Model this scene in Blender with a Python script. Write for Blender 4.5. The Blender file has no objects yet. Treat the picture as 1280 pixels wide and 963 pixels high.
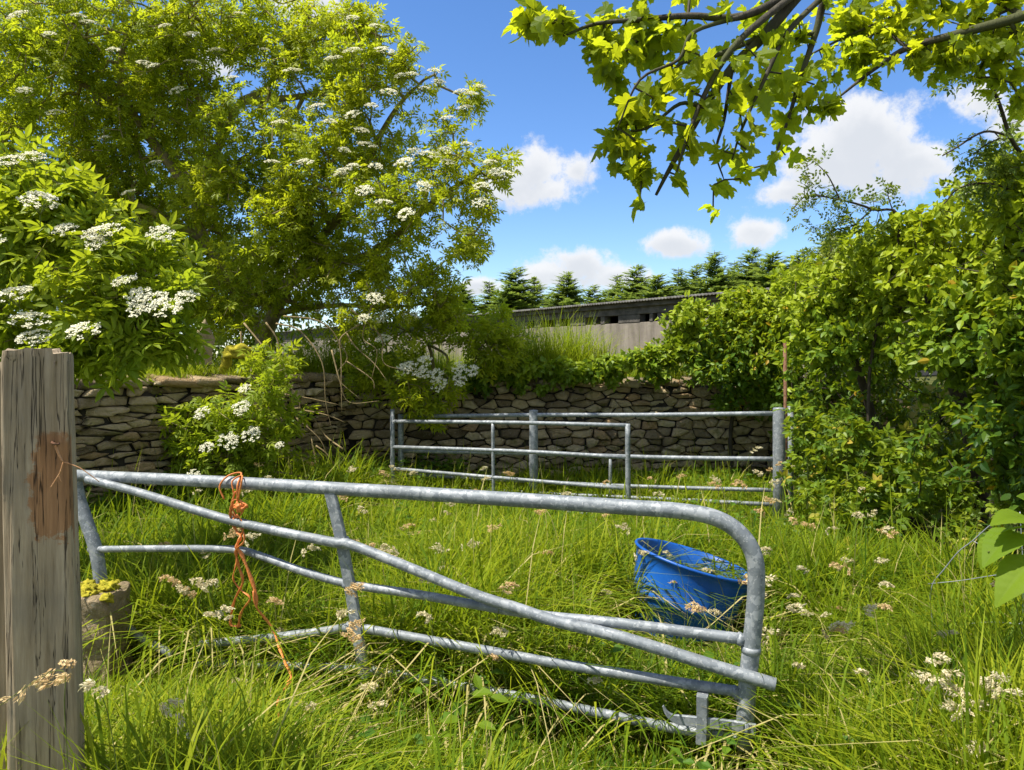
import bpy, math, random
import numpy as np
from math import radians, sin, cos, pi
from mathutils import Vector

# ------------------------------------------------------------------ camera, world, sun, exposure
SC = bpy.context.scene
COL = SC.collection
F, HY, CX, H = 949.0, 449.0, 640.0, 1.75          # focal (px of a 1280 frame), horizon row, centre column, eye height
cam = bpy.data.cameras.new('camera'); co = bpy.data.objects.new('camera', cam); COL.objects.link(co)
cam.sensor_width = 36; cam.lens = 36 * F / 1280; cam.shift_y = -(481.5 - HY) / 1280
cam.clip_start = .05; cam.clip_end = 3000
co.location = (0, 0, H); co.rotation_euler = (pi / 2, 0, 0); SC.camera = co
SUN = np.array((-.46, -.14, .87)); SUN = SUN / np.linalg.norm(SUN)
EXPOSURE = 1.5
SKY, SUNP = 0.092, 3.0
vs = SC.view_settings
vs.view_transform = 'Standard'; vs.look = 'None'; vs.gamma = 1; vs.use_curve_mapping = False; vs.exposure = EXPOSURE
sl = bpy.data.lights.new('sun', 'SUN'); so = bpy.data.objects.new('sun', sl); COL.objects.link(so)
sl.energy = SUNP; sl.angle = radians(.55); sl.color = (1, .955, .87)
so.rotation_euler = Vector(SUN).to_track_quat('Z', 'Y').to_euler(); so.location = tuple(SUN * 60)
SC.cycles.max_bounces = 10; SC.cycles.diffuse_bounces = 6; SC.cycles.glossy_bounces = 2
SC.cycles.transmission_bounces = 4; SC.cycles.transparent_max_bounces = 4


class NT:
    def __init__(s, tree):
        s.t = tree; s.n = tree.nodes; s.l = tree.links

    def new(s, kind, **kw):
        n = s.n.new(kind)
        for k, v in kw.items():
            if k.startswith('i_'):
                s.put(n.inputs[k[2:].replace('_', ' ')], v)
            elif k[0] == 'I' and k[1:].isdigit():
                s.put(n.inputs[int(k[1:])], v)
            else:
                setattr(n, k, v)
        return n

    def put(s, sock, v):
        if isinstance(v, bpy.types.NodeSocket):
            s.l.new(v, sock)
        else:
            sock.default_value = v

    def math(s, op, a, b=0., c=None, clamp=False):
        n = s.new('ShaderNodeMath', operation=op, use_clamp=clamp, I0=a, I1=b)
        if c is not None: s.put(n.inputs[2], c)
        return n.outputs[0]

    def mix(s, f, a, b, blend='MIX'):
        n = s.new('ShaderNodeMix', data_type='RGBA', blend_type=blend)
        s.put(n.inputs[0], f); s.put(n.inputs[6], a); s.put(n.inputs[7], b)
        return n.outputs[2]

    def ramp(s, f, stops, interp='LINEAR'):
        n = s.new('ShaderNodeValToRGB'); n.color_ramp.interpolation = interp
        e = n.color_ramp.elements
        while len(e) < len(stops): e.new(.5)
        for k, (p, c) in enumerate(stops):
            e[k].position = p; e[k].color = c if len(c) == 4 else (*c, 1)
        s.put(n.inputs[0], f)
        return n.outputs[0]

    def smooth(s, v, lo, hi):
        n = s.new('ShaderNodeMapRange', interpolation_type='SMOOTHSTEP')
        s.put(n.inputs[0], v); n.inputs[1].default_value = lo; n.inputs[2].default_value = hi
        return n.outputs[0]

    def noise(s, vec, scale, detail=4., rough=.55):
        n = s.new('ShaderNodeTexNoise'); n.inputs['Scale'].default_value = scale
        n.inputs['Detail'].default_value = detail; n.inputs['Roughness'].default_value = rough
        if vec is not None: s.put(n.inputs['Vector'], vec)
        return n.outputs[0]


def rgb(*c): return (*c, 1.)


# ---- world: Nishita sky with cumulus clouds fixed by azimuth and elevation
wd = bpy.data.worlds.new('World'); SC.world = wd; wd.use_nodes = True
wd.node_tree.nodes.clear(); w = NT(wd.node_tree)
sky = w.new('ShaderNodeTexSky', sky_type='NISHITA', sun_disc=False, sun_elevation=math.asin(SUN[2]),
            sun_rotation=math.atan2(SUN[0], SUN[1]), altitude=2200, air_density=1.25, dust_density=.25, ozone_density=3.)
tc = w.new('ShaderNodeTexCoord').outputs['Generated']
sp = w.new('ShaderNodeSeparateXYZ', I0=tc)
az = w.math('ARCTAN2', sp.outputs[0], sp.outputs[1]); el = w.math('ARCSINE', sp.outputs[2])
n1 = w.noise(tc, 9., 8., .6); n2 = w.noise(tc, 30., 10., .68)
best = None; lowest = None
CLOUDS = [(672, 212, 48, 40), (722, 214, 30, 28), (690, 240, 62, 30), (640, 236, 40, 30), (725, 328, 62, 30), (690, 345, 55, 28), (770, 345, 60, 24),
          (838, 306, 52, 21), (950, 291, 44, 26), (1085, 170, 95, 66), (1025, 200, 90, 55), (1140, 205, 80, 48),
          (985, 240, 60, 30), (1225, 130, 50, 42), (1262, 150, 40, 40), (395, 6, 60, 32), (420, 24, 40, 22), (250, 60, 80, 40), (600, 358, 30, 12), (330, 330, 90, 40), (190, 330, 80, 40)]
CLOUDS_AZ = []
for (px, py, rx, ry) in CLOUDS:
    X, Z = (px - CX) / F, (HY - py) / F
    a0 = math.atan2(X, 1); e0 = math.atan2(Z, math.hypot(1, X)); k = 1 / (1 + X * X + Z * Z)
    CLOUDS_AZ.append((a0, e0, rx / F * k * 1.08, ry / F * k * 1.08))
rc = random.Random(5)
for i in range(60):      # unseen clouds added behind and beside the viewpoint to raise fill light
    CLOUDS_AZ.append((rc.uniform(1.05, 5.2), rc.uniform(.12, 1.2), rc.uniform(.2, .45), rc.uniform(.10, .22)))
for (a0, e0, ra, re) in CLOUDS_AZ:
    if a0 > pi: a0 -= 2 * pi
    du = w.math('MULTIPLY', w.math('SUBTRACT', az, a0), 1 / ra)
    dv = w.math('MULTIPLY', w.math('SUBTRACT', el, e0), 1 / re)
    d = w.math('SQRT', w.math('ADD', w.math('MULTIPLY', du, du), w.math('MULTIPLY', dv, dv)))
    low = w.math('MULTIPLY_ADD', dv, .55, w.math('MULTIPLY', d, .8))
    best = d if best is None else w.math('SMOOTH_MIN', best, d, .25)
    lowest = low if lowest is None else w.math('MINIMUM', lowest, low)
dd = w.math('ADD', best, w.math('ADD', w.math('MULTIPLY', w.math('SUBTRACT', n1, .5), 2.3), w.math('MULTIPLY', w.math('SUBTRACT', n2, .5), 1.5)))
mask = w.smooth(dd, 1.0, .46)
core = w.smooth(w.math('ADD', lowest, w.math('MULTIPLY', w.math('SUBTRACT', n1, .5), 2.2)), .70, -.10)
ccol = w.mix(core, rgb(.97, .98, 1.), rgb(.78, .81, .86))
hs = w.new('ShaderNodeHueSaturation', i_Hue=.502, i_Saturation=1.18, i_Value=1., i_Color=sky.outputs[0])
skc = w.new('ShaderNodeMix', data_type='RGBA', blend_type='MULTIPLY'); skc.inputs[0].default_value = 1
w.put(skc.inputs[6], hs.outputs[0]); w.put(skc.inputs[7], rgb(SKY * .74, SKY * .74, SKY * .80))
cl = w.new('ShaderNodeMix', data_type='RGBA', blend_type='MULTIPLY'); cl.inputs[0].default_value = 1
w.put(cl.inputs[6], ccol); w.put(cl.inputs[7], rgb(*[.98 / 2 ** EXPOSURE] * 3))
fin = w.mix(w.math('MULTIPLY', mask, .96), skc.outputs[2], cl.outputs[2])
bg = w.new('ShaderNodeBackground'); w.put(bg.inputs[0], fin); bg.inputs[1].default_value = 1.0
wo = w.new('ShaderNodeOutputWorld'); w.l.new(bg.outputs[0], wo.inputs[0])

# ------------------------------------------------------------------ helpers
RNG = np.random.default_rng(11)
random.seed(11)


def W(px, py, Y): return np.array(((px - CX) / F * Y, Y, H - (py - HY) / F * Y))


def unit(v):
    v = np.asarray(v, float); n = np.linalg.norm(v, axis=-1, keepdims=True)
    return v / np.maximum(n, 1e-9)


def vnoise(p, scale=1., seed=0):
    p = np.asarray(p, float) * scale + seed * 17.31
    i = np.floor(p).astype(np.int64); f = p - i; f = f * f * (3 - 2 * f)

    def hsh(a):
        h = (a[..., 0] * 374761393 + a[..., 1] * 668265263 + a[..., 2] * 2147483647 + 1013904223) & 0xffffffff
        h = ((h ^ (h >> 13)) * 1274126177) & 0xffffffff
        return ((h ^ (h >> 16)) & 0xffff) / 65535.
    r = 0
    for dx in (0, 1):
        for dy in (0, 1):
            for dz in (0, 1):
                wt = (f[..., 0] if dx else 1 - f[..., 0]) * (f[..., 1] if dy else 1 - f[..., 1]) * (f[..., 2] if dz else 1 - f[..., 2])
                r = r + wt * hsh(i + np.array((dx, dy, dz)))
    return r


class MB:
    """collects geometry, then links it as ONE mesh object"""
    def __init__(s): s.V = []; s.F = {}; s.T = []; s.n = 0; s.M = {}

    def add(s, V, faces, tint=.5, mat=0):
        V = np.asarray(V, np.float32).reshape(-1, 3)
        if len(V) == 0: return
        for f in (faces if isinstance(faces, list) else [faces]):
            f = np.asarray(f, np.int64)
            if f.size == 0: continue
            k = f.shape[1]
            s.F.setdefault(k, []).append(f + s.n); s.M.setdefault(k, []).append(np.full(len(f), mat, np.int32))
        s.T.append(np.broadcast_to(np.asarray(tint, np.float32), (len(V),)).copy())
        s.V.append(V); s.n += len(V)

    def build(s, name, mats, parent=None, smooth=True, loc=None):
        V = np.concatenate(s.V); T = np.concatenate(s.T)
        if loc is not None: V = V - np.asarray(loc, np.float32)
        me = bpy.data.meshes.new(name)
        loops = []; tot = []; mi = []
        for k in s.F:
            f = np.concatenate(s.F[k]); loops.append(f.ravel()); tot.append(np.full(len(f), k, np.int32)); mi.append(np.concatenate(s.M[k]))
        loops = np.concatenate(loops).astype(np.int32); tot = np.concatenate(tot); mi = np.concatenate(mi)
        st = np.concatenate(([0], np.cumsum(tot)[:-1])).astype(np.int32)
        me.vertices.add(len(V)); me.vertices.foreach_set('co', V.ravel())
        me.loops.add(len(loops)); me.loops.foreach_set('vertex_index', loops)
        me.polygons.add(len(tot)); me.polygons.foreach_set('loop_start', st); me.polygons.foreach_set('loop_total', tot)
        me.polygons.foreach_set('material_index', mi)
        me.polygons.foreach_set('use_smooth', np.full(len(tot), smooth, bool))
        a = me.attributes.new('tint', 'FLOAT', 'POINT'); a.data.foreach_set('value', T)
        for m in (mats if isinstance(mats, (list, tuple)) else [mats]): me.materials.append(m)
        me.update(calc_edges=True)
        o = bpy.data.objects.new(name, me); COL.objects.link(o)
        if loc is not None and parent is None: o.location = tuple(float(q) for q in loc)
        if parent is not None: o.parent = parent
        return o


def tag(o, label=None, cat=None, group=None, kind=None):
    if label: o['label'] = label
    if cat: o['category'] = cat
    if group: o['group'] = group
    if kind: o['kind'] = kind
    return o


def empty(name, loc, label, cat, group=None):
    o = bpy.data.objects.new(name, None); COL.objects.link(o); o.location = tuple(float(q) for q in loc)
    o.empty_display_size = .1
    return tag(o, label, cat, group)


def tube(P, r, n=8, caps=True, squash=None):
    P = np.asarray(P, float); m = len(P); r = np.broadcast_to(np.asarray(r, float), (m,))
    T = np.zeros_like(P); T[1:-1] = P[2:] - P[:-2]; T[0] = P[1] - P[0]; T[-1] = P[-1] - P[-2]; T = unit(T)
    u = np.cross(T[0], (0, 0, 1.) if abs(T[0][2]) < .9 else (1., 0, 0)); u = u / np.linalg.norm(u)
    A = np.arange(n) * 2 * pi / n; ca, sa = np.cos(A)[:, None], np.sin(A)[:, None]
    V = np.empty((m, n, 3))
    for i in range(m):
        u = u - T[i] * np.dot(u, T[i]); u = u / max(np.linalg.norm(u), 1e-9); v = np.cross(T[i], u)
        V[i] = P[i] + r[i] * (ca * u + sa * v * (squash or 1))
    idx = np.arange(m * n).reshape(m, n)
    q = np.stack((idx[:-1], np.roll(idx, -1, 1)[:-1], np.roll(idx, -1, 1)[1:], idx[1:]), -1).reshape(-1, 4)
    V = V.reshape(-1, 3); fs = [q]
    if caps:
        V = np.vstack((V, P[0], P[-1])); a = m * n; j = np.arange(n); k = (j + 1) % n
        fs.append(np.vstack((np.stack((np.full(n, a), k, j), 1), np.stack((np.full(n, a + 1), (m - 1) * n + j, (m - 1) * n + k), 1))))
    return V, fs


def spline(P, k=6):
    """Catmull-Rom through the points"""
    P = np.asarray(P, float)
    if len(P) < 3: return np.linspace(P[0], P[-1], k + 1)
    Q = np.vstack((2 * P[0] - P[1], P, 2 * P[-1] - P[-2])); out = []
    for i in range(1, len(Q) - 2):
        a, b, c, d = Q[i - 1:i + 3]
        for t in np.arange(k) / k:
            out.append(.5 * ((2 * b) + (c - a) * t + (2 * a - 5 * b + 4 * c - d) * t * t + (3 * b - a - 3 * c + d) * t ** 3))
    out.append(P[-1])
    return np.array(out)


def box(mb, c, s, R=None, bev=.01, tint=.5, mat=0):
    """bevelled box"""
    c = np.asarray(c, float); h = np.asarray(s, float) / 2; b = min(bev, h.min() * .9)
    pts = []
    for sx in (-1, 1):
        for sy in (-1, 1):
            for sz in (-1, 1):
                for ax in range(3):
                    p = np.array((sx, sy, sz)) * h
                    for k in range(3):
                        if k != ax: p[k] -= np.sign(p[k]) * b
                    pts.append(p)
    pts = np.array(pts)
    import bmesh
    bm = bmesh.new()
    for p in pts: bm.verts.new(p)
    bmesh.ops.convex_hull(bm, input=bm.verts[:]); bm.verts.ensure_lookup_table(); bm.verts.index_update()
    V = np.array([v.co[:] for v in bm.verts]); Fc = np.array([[v.index for v in f.verts] for f in bm.faces if len(f.verts) == 3])
    bm.free()
    if R is not None: V = V @ np.asarray(R).T
    mb.add(V + c, Fc, tint, mat)


def rotz(a): return np.array(((cos(a), -sin(a), 0), (sin(a), cos(a), 0), (0, 0, 1.)))


# ---- leaf templates: y runs along the blade
def leaf_tpl(wd_=.42, droop=.18, fold=.22, fine=True):
    ys, hw = ((0, .22, .5, .78, 1), (0, .75, 1, .62, 0)) if fine else ((0, .42, 1), (0, 1, 0))
    V = [(0, 0, 0)]; Fc = []
    for y, k in list(zip(ys, hw))[1:-1]:
        z = -droop * y * y; x = wd_ / 2 * k
        V += [(-x, y - .03, z + fold * x), (0, y, z), (x, y - .03, z + fold * x)]
    V.append((0, 1, -droop)); n = len(V) - 1
    Fc += [(0, 2, 1), (0, 3, 2)]
    for i in range(len(ys) - 3):
        a = 1 + 3 * i; b = a + 3
        Fc += [(a, a + 1, b + 1), (a, b + 1, b), (a + 1, a + 2, b + 2), (a + 1, b + 2, b + 1)]
    a = n - 3
    Fc += [(a, a + 1, n), (a + 1, a + 2, n)]
    return np.array(V, float), np.array(Fc)


def fan_tpl(half, centre, cup=.25, fold=.1):
    pts = list(half) + [(-x, y) for x, y in half[::-1] if abs(x) > 1e-6]
    V = [(*centre, 0)] + [(x, y, 0) for x, y in pts]; V = np.array(V, float)
    r2 = V[:, 0] ** 2 + (V[:, 1] - centre[1]) ** 2
    V[:, 2] = -cup * r2 + fold * np.abs(V[:, 0])
    n = len(pts); Fc = np.array([(0, 1 + (i + 1) % n, 1 + i) for i in range(n)])
    return V, Fc


MAPLE_PTS = ([(0, 0), (.10, -.06), (.27, -.08), (.33, .02), (.27, .13), (.44, .14), (.56, .26), (.50, .36), (.53, .47), (.36, .45), (.24, .44), (.26, .60),
                 (.20, .68), (.20, .79), (.09, .86), (0, 1.0)], (0, .32))
MAPLE = [fan_tpl(*MAPLE_PTS, .30, .10), fan_tpl(*MAPLE_PTS, .85, .40), fan_tpl(*MAPLE_PTS, -.25, .45)]
IVY = fan_tpl([(0, 0), (.20, -.07), (.42, .06), (.46, .20), (.27, .34), (.26, .52), (.12, .78), (0, 1.0)], (0, .35), .3, .22)
OVATE = leaf_tpl(.56, .15, .3, True); OVATE_LO = leaf_tpl(.62, .15, .3, False)
LANCE = leaf_tpl(.36, .22, .3, True); LANCE_LO = leaf_tpl(.4, .2, .3, False)


def pinnate(pairs, leaflet, ll=.42, spread=60):
    """compound leaf: pairs of leaflets and one at the tip"""
    LV, LF = leaflet; V = []; Fc = []; n = 0

    def put(o, ang, s, roll):
        nonlocal n
        a = radians(ang); c, s_ = cos(a), sin(a)
        q = LV * s; q = q @ np.array(((cos(roll), 0, -sin(roll)), (0, 1, 0), (sin(roll), 0, cos(roll))))
        q = np.stack((q[:, 0] * c + q[:, 1] * s_, -q[:, 0] * s_ + q[:, 1] * c, q[:, 2]), 1) + np.array((0, o, -.12 * o * o))
        V.append(q); Fc.append(LF + n); n += len(LV)
    put(.60, 0, ll * 1.05, 0)
    for k in range(pairs):
        y = .60 - .24 * k
        put(y - .04, spread, ll * (.95 - .08 * k), .15); put(y - .04, -spread, ll * (.95 - .08 * k), -.15)
    rv = np.array(((-.008, 0, 0), (.008, 0, 0), (0, .62, -.04))); V.append(rv); Fc.append(np.array(((0, 1, 2),)) + n)
    return np.concatenate(V), np.concatenate(Fc)


ELDER_HI = pinnate(2, LANCE, .46, 62); ELDER_LO = pinnate(2, LANCE_LO, .46, 62)
ROSE = pinnate(3, OVATE_LO, .30, 72)
BRAMBLE = pinnate(1, OVATE, .58, 68)


def place(mb, tpl, O, D, N, S, tint, mat=0):
    V, Fc = tpl; O = np.asarray(O); n = len(O)
    if n == 0: return
    D = unit(D); X = unit(np.cross(D, N)); Z = np.cross(X, D)
    S = np.broadcast_to(np.asarray(S, float), (n,))[:, None, None]
    P = O[:, None, :] + S * (V[None, :, 0:1] * X[:, None] + V[None, :, 1:2] * D[:, None] + V[None, :, 2:3] * Z[:, None])
    k = len(V); FF = (Fc[None] + (np.arange(n) * k)[:, None, None]).reshape(-1, 3)
    mb.add(P.reshape(-1, 3), FF, np.repeat(np.broadcast_to(tint, (n,)), k), mat)


def rosettes(mb, tpl, P, D, n, size, spread=(45, 85), up=.8, droop=.15, jit=.02, tintbase=None, rng=RNG):
    """n leaves round each twig end"""
    m = len(P); P = np.repeat(P, n, 0); D = unit(np.repeat(D, n, 0))
    a = rng.normal(size=(m * n, 3)); a = unit(a - D * (a * D).sum(1, keepdims=True))
    th = np.radians(rng.uniform(*spread, m * n))[:, None]
    L = unit(D * np.cos(th) + a * np.sin(th) + np.array((0, 0, -droop)))
    N = unit(rng.normal(size=(m * n, 3)) * .45 + np.array((0, 0, up)) + D * .3)
    S = rng.uniform(size[0], size[1], m * n)
    t = rng.uniform(0, 1, m * n) if tintbase is None else np.where(rng.uniform(0, 1, m * n) < .008, 1., np.clip(np.repeat(tintbase, n) + rng.normal(0, .16, m * n), 0, .94))
    place(mb, tpl, P + rng.normal(0, jit, (m * n, 3)), L, N, S, t)


def sunclear(T, heads, r):
    for c in heads:
        v = T - c; a = v @ SUN; d = np.linalg.norm(v - a[:, None] * SUN, axis=1)
        T = T[~((a > -.02) & (a < 1.3) & (d < r))]
    return T


class Skel:
    """branch skeleton: hand-drawn limbs, then twigs grown to every target point"""
    def __init__(s): s.P = np.zeros((60000, 3)); s.par = np.full(60000, -1); s.n = 0; s.minr = np.zeros(60000); s.tips = []

    def node(s, p, par, r=0.):
        s.P[s.n] = p; s.par[s.n] = par; s.minr[s.n] = r; s.n += 1
        return s.n - 1

    def limb(s, pts, r0, r1, at=None, k=5):
        Q = spline(pts, k); R = np.linspace(r0, r1, len(Q))
        if at is None and s.n: at = int(np.argmin(((s.P[:s.n] - Q[0]) ** 2).sum(1)))
        last = -1 if at is None else at
        for i, (q, r) in enumerate(zip(Q, R)):
            if i == 0 and last >= 0: continue
            last = s.node(q, last, r)
        return last

    def grow(s, T, step=.16, jit=.25, rng=RNG, sag=0.):
        T = np.asarray(T); d0 = np.array([((s.P[:s.n] - t) ** 2).sum(1).min() for t in T])
        for t in T[np.argsort(d0)]:
            d = ((s.P[:s.n] - t) ** 2).sum(1); a = int(np.argmin(d)); L = math.sqrt(d[a]); p0 = s.P[a].copy()
            m = max(1, int(round(L / step))); bend = rng.normal(0, jit * .3, 3) * L
            last = a
            for i in range(1, m + 1):
                f = i / m
                q = p0 + (t - p0) * f + bend * sin(pi * f) + (rng.normal(0, jit * .12, 3) * step if i < m else 0) + np.array((0, 0, sag * L * sin(pi * f)))
                last = s.node(q, last)
            s.tips.append(last)

    def finish(s, r0=.004, ex=2.4):
        R = np.zeros(s.n)
        for i in range(s.n - 1, -1, -1):
            r = max(R[i] ** (1 / ex) if R[i] > 0 else r0, r0, s.minr[i])
            R[i] = r
            if s.par[i] >= 0: R[s.par[i]] += r ** ex if s.minr[s.par[i]] == 0 else 0
        s.R = R

    def mesh(s, mb, tint=.5, mat=0, n_big=9):
        kids = [[] for _ in range(s.n)]
        for i in range(s.n):
            if s.par[i] >= 0: kids[s.par[i]].append(i)
        starts = [(i, None) for i in range(s.n) if s.par[i] < 0]
        while starts:
            i, par = starts.pop(); ch = [i] if par is None else [par, i]; j = i
            while kids[j]:
                c = max(kids[j], key=lambda q: s.R[q])
                for q in kids[j]:
                    if q != c: starts.append((q, j))
                ch.append(c); j = c
            if len(ch) < 2: continue
            r = s.R[ch].copy()
            if par is not None: r[0] = min(r[0], r[1] * 1.25)
            n = 4 if r.max() < .012 else (6 if r.max() < .04 else n_big)
            mb.add(*tube(s.P[ch], r, n, caps=False), tint=tint, mat=mat)

    def ends(s):
        t = np.array(s.tips); p = s.P[t]; q = s.P[s.par[t]]
        return p, unit(p - q)


def blob_points(blobs, density, rng=RNG, shell=.55, keep=.42, nscale=2.2, seed=0, squash=(1, 1, .9)):
    """targets inside pixel-radius blobs (px, py, r_px, Y), thinned by noise so that gaps stay"""
    out = []
    for (px, py, r, Y) in blobs:
        R = r / F * Y; n = max(6, int(density * R ** 2))
        p = unit(rng.normal(size=(n, 3))) * (rng.uniform(0, 1, (n, 1)) ** shell) * R * np.array(squash)
        out.append(W(px, py, Y) + p)
    P = np.concatenate(out)
    return P[vnoise(P, nscale, seed) > keep]


# ------------------------------------------------------------------ materials
def mat(name):
    m = bpy.data.materials.new(name); m.use_nodes = True; m.node_tree.nodes.clear(); t = NT(m.node_tree)
    return m, t, t.new('ShaderNodeOutputMaterial')


def leafmat(name, dark, mid, light, trans, tw=.38, rough=.42, spec=.4, odd=None, veins=0.):
    m, t, o = mat(name)
    a = t.new('ShaderNodeAttribute', attribute_name='tint').outputs['Fac']
    stops = [(0, dark), (.5, mid), (1., light)]
    if odd: stops = [(0, dark), (.5, mid), (.955, light), (.985, odd)]
    c = t.ramp(a, stops)
    g = t.new('ShaderNodeNewGeometry')
    nz = t.noise(g.outputs['Position'], 1.3, 3.)
    c = t.mix(t.math('MULTIPLY', t.smooth(nz, .35, .7), .55), c, t.mix(.5, c, rgb(*light)))
    tr = t.mix(t.smooth(nz, .3, .7), rgb(*trans), rgb(trans[0] * .72, trans[1] * .85, trans[2]))
    tr = t.mix(.35, tr, c)
    b = t.new('ShaderNodeBsdfPrincipled', i_Base_Color=c, i_Roughness=rough); b.inputs['Specular IOR Level'].default_value = spec
    x = t.new('ShaderNodeBsdfTranslucent', i_Color=tr)
    mx = t.new('ShaderNodeMixShader', I0=tw, I1=b.outputs[0], I2=x.outputs[0]); t.l.new(mx.outputs[0], o.inputs[0])
    return m


M = {}
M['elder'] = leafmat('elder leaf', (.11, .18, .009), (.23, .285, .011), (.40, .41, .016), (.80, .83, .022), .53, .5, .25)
M['elder_near'] = leafmat('elder leaf near', (.10, .175, .010), (.195, .27, .012), (.30, .345, .018), (.70, .76, .025), .46, .5, .25)
M['hawthorn'] = leafmat('hawthorn leaf', (.06, .12, .009), (.11, .18, .011), (.19, .25, .014), (.50, .58, .02), .42, .5, .25)
M['maple'] = leafmat('maple leaf', (.10, .165, .008), (.16, .225, .010), (.23, .28, .012), (.86, .88, .02), .64, .5, .25)
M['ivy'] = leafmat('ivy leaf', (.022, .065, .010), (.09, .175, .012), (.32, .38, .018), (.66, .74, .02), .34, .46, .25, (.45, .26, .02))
M['bramble'] = leafmat('bramble leaf', (.045, .10, .010), (.105, .185, .012), (.25, .31, .018), (.55, .62, .02), .38, .48, .28, (.45, .34, .05))
M['rose'] = leafmat('rose leaf', (.055, .11, .014), (.10, .16, .016), (.16, .21, .02), (.44, .48, .03), .4)
M['weed'] = leafmat('weed leaf', (.035, .10, .010), (.075, .165, .012), (.15, .24, .016), (.40, .52, .02), .38, .5, .25)
M['grass'] = leafmat('grass blade', (.028, .085, .005), (.12, .20, .007), (.31, .34, .016), (.56, .62, .018), .42, .6, .12, (.55, .45, .19))
M['hazel'] = leafmat('hazel leaf', (.09, .17, .01), (.13, .215, .012), (.18, .25, .014), (.5, .6, .03), .45, .6, .15)
M['needle'] = leafmat('needles', (.06, .12, .03), (.12, .19, .035), (.22, .28, .045), (.40, .48, .06), .42, .6, .2)
M['ashleaf'] = leafmat('far leaf', (.08, .13, .012), (.14, .19, .014), (.22, .25, .02), (.5, .54, .02), .4)


def barkmat(name, c0, c1, moss=None, scale=14.):
    m, t, o = mat(name)
    p = t.new('ShaderNodeTexCoord').outputs['Object']
    mp = t.new('ShaderNodeMapping', I0=p); mp.inputs[3].default_value = (1, 1, .3)
    n = t.noise(mp.outputs[0], scale, 6., .65); c = t.ramp(n, [(.3, c0), (.72, c1)])
    if moss:
        c = t.mix(t.smooth(t.noise(p, 3., 4.), .42, .62), c, rgb(*moss))
    bp = t.new('ShaderNodeBump', i_Strength=.7, i_Distance=.02, i_Height=n)
    b = t.new('ShaderNodeBsdfPrincipled', i_Base_Color=c, i_Roughness=.85, i_Normal=bp.outputs[0]); b.inputs['Specular IOR Level'].default_value = .2
    t.l.new(b.outputs[0], o.inputs[0])
    return m


M['elder_bark'] = barkmat('elder bark', (.13, .10, .055), (.34, .28, .16), (.24, .22, .05))
M['maple_bark'] = barkmat('maple bark', (.025, .022, .018), (.10, .085, .06), (.07, .075, .03), 30.)
M['stem'] = barkmat('green stem', (.09, .12, .02), (.16, .19, .04), None, 20.)
M['dead'] = barkmat('bare dead stem', (.18, .13, .06), (.34, .26, .13), None, 30.)
M['dark_bark'] = barkmat('dark bark', (.03, .025, .018), (.09, .07, .05))


def simple(name, col, rough=.6, metal=0., spec=.4, nz=0., nscale=20., col2=None, bump=0.):
    m, t, o = mat(name)
    p = t.new('ShaderNodeTexCoord').outputs['Object']
    n = t.noise(p, nscale, 5.)
    c = t.mix(t.smooth(n, .3, .7), rgb(*col), rgb(*(col2 or col)))
    b = t.new('ShaderNodeBsdfPrincipled', i_Base_Color=c, i_Roughness=rough, i_Metallic=metal); b.inputs['Specular IOR Level'].default_value = spec
    if bump:
        bp = t.new('ShaderNodeBump', i_Strength=bump, i_Distance=.01, i_Height=n); t.l.new(bp.outputs[0], b.inputs['Normal'])
    t.l.new(b.outputs[0], o.inputs[0])
    return m


def galvanised():
    m, t, o = mat('galvanised steel')
    p = t.new('ShaderNodeTexCoord').outputs['Object']
    v = t.new('ShaderNodeTexVoronoi', i_Vector=t.mix(.06, p, t.new('ShaderNodeTexNoise', i_Vector=p, i_Scale=30.).outputs[1])); v.inputs['Scale'].default_value = 38
    g = t.new('ShaderNodeSeparateColor', I0=v.outputs['Color']).outputs[0]
    n = t.noise(p, 5., 5.); n2 = t.noise(p, 75., 3.)
    c = t.ramp(g, [(0, (.15, .168, .18)), (.6, (.21, .23, .24)), (1, (.33, .345, .35))])
    c = t.mix(t.math('MULTIPLY', t.smooth(n, .45, .75), .6), c, rgb(.115, .128, .132))
    c = t.mix(t.math('MULTIPLY', t.smooth(n2, .60, .68), .5), c, rgb(.50, .50, .48))
    n3 = t.noise(p, 3.1, 6., .7)
    c = t.mix(t.math('MULTIPLY', t.smooth(n3, .67, .72), .7), c, rgb(.20, .10, .05))
    rg = t.math('MULTIPLY_ADD', n, .25, .48)
    bp = t.new('ShaderNodeBump', i_Strength=.25, i_Distance=.004, i_Height=n2)
    b = t.new('ShaderNodeBsdfPrincipled', i_Base_Color=c, i_Roughness=rg, i_Metallic=.2, i_Normal=bp.outputs[0])
    t.l.new(b.outputs[0], o.inputs[0])
    return m


M['galv'] = galvanised()
M['dark_hole'] = simple('dark pipe inside', (.02, .02, .02), .8)  # near-black colour stands in for the shade inside an open pipe end
M['rust'] = simple('rusty steel', (.12, .055, .03), .85, .2, .2, nscale=40., col2=(.23, .13, .075), bump=.5)
M['twine'] = simple('orange twine', (.62, .17, .03), .55, nscale=90., col2=(.70, .26, .07), bump=.4)
M['twine_old'] = simple('faded orange twine', (.42, .19, .07), .65, nscale=90., col2=(.55, .30, .14), bump=.4)
M['flower'] = leafmat('cream blossom', (.72, .67, .42), (.80, .76, .54), (.85, .82, .66), (.8, .78, .6), .15, .6, .2)
M['seed'] = leafmat('seed head', (.58, .48, .26), (.72, .62, .38), (.82, .75, .52), (.7, .6, .3), .3, .7, .2)
M['seed_warm'] = leafmat('warm seed head', (.58, .36, .17), (.68, .47, .22), (.74, .60, .32), (.7, .5, .2), .3, .7, .2)
M['wire'] = simple('dull wire', (.32, .34, .35), .5, .5)
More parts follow.
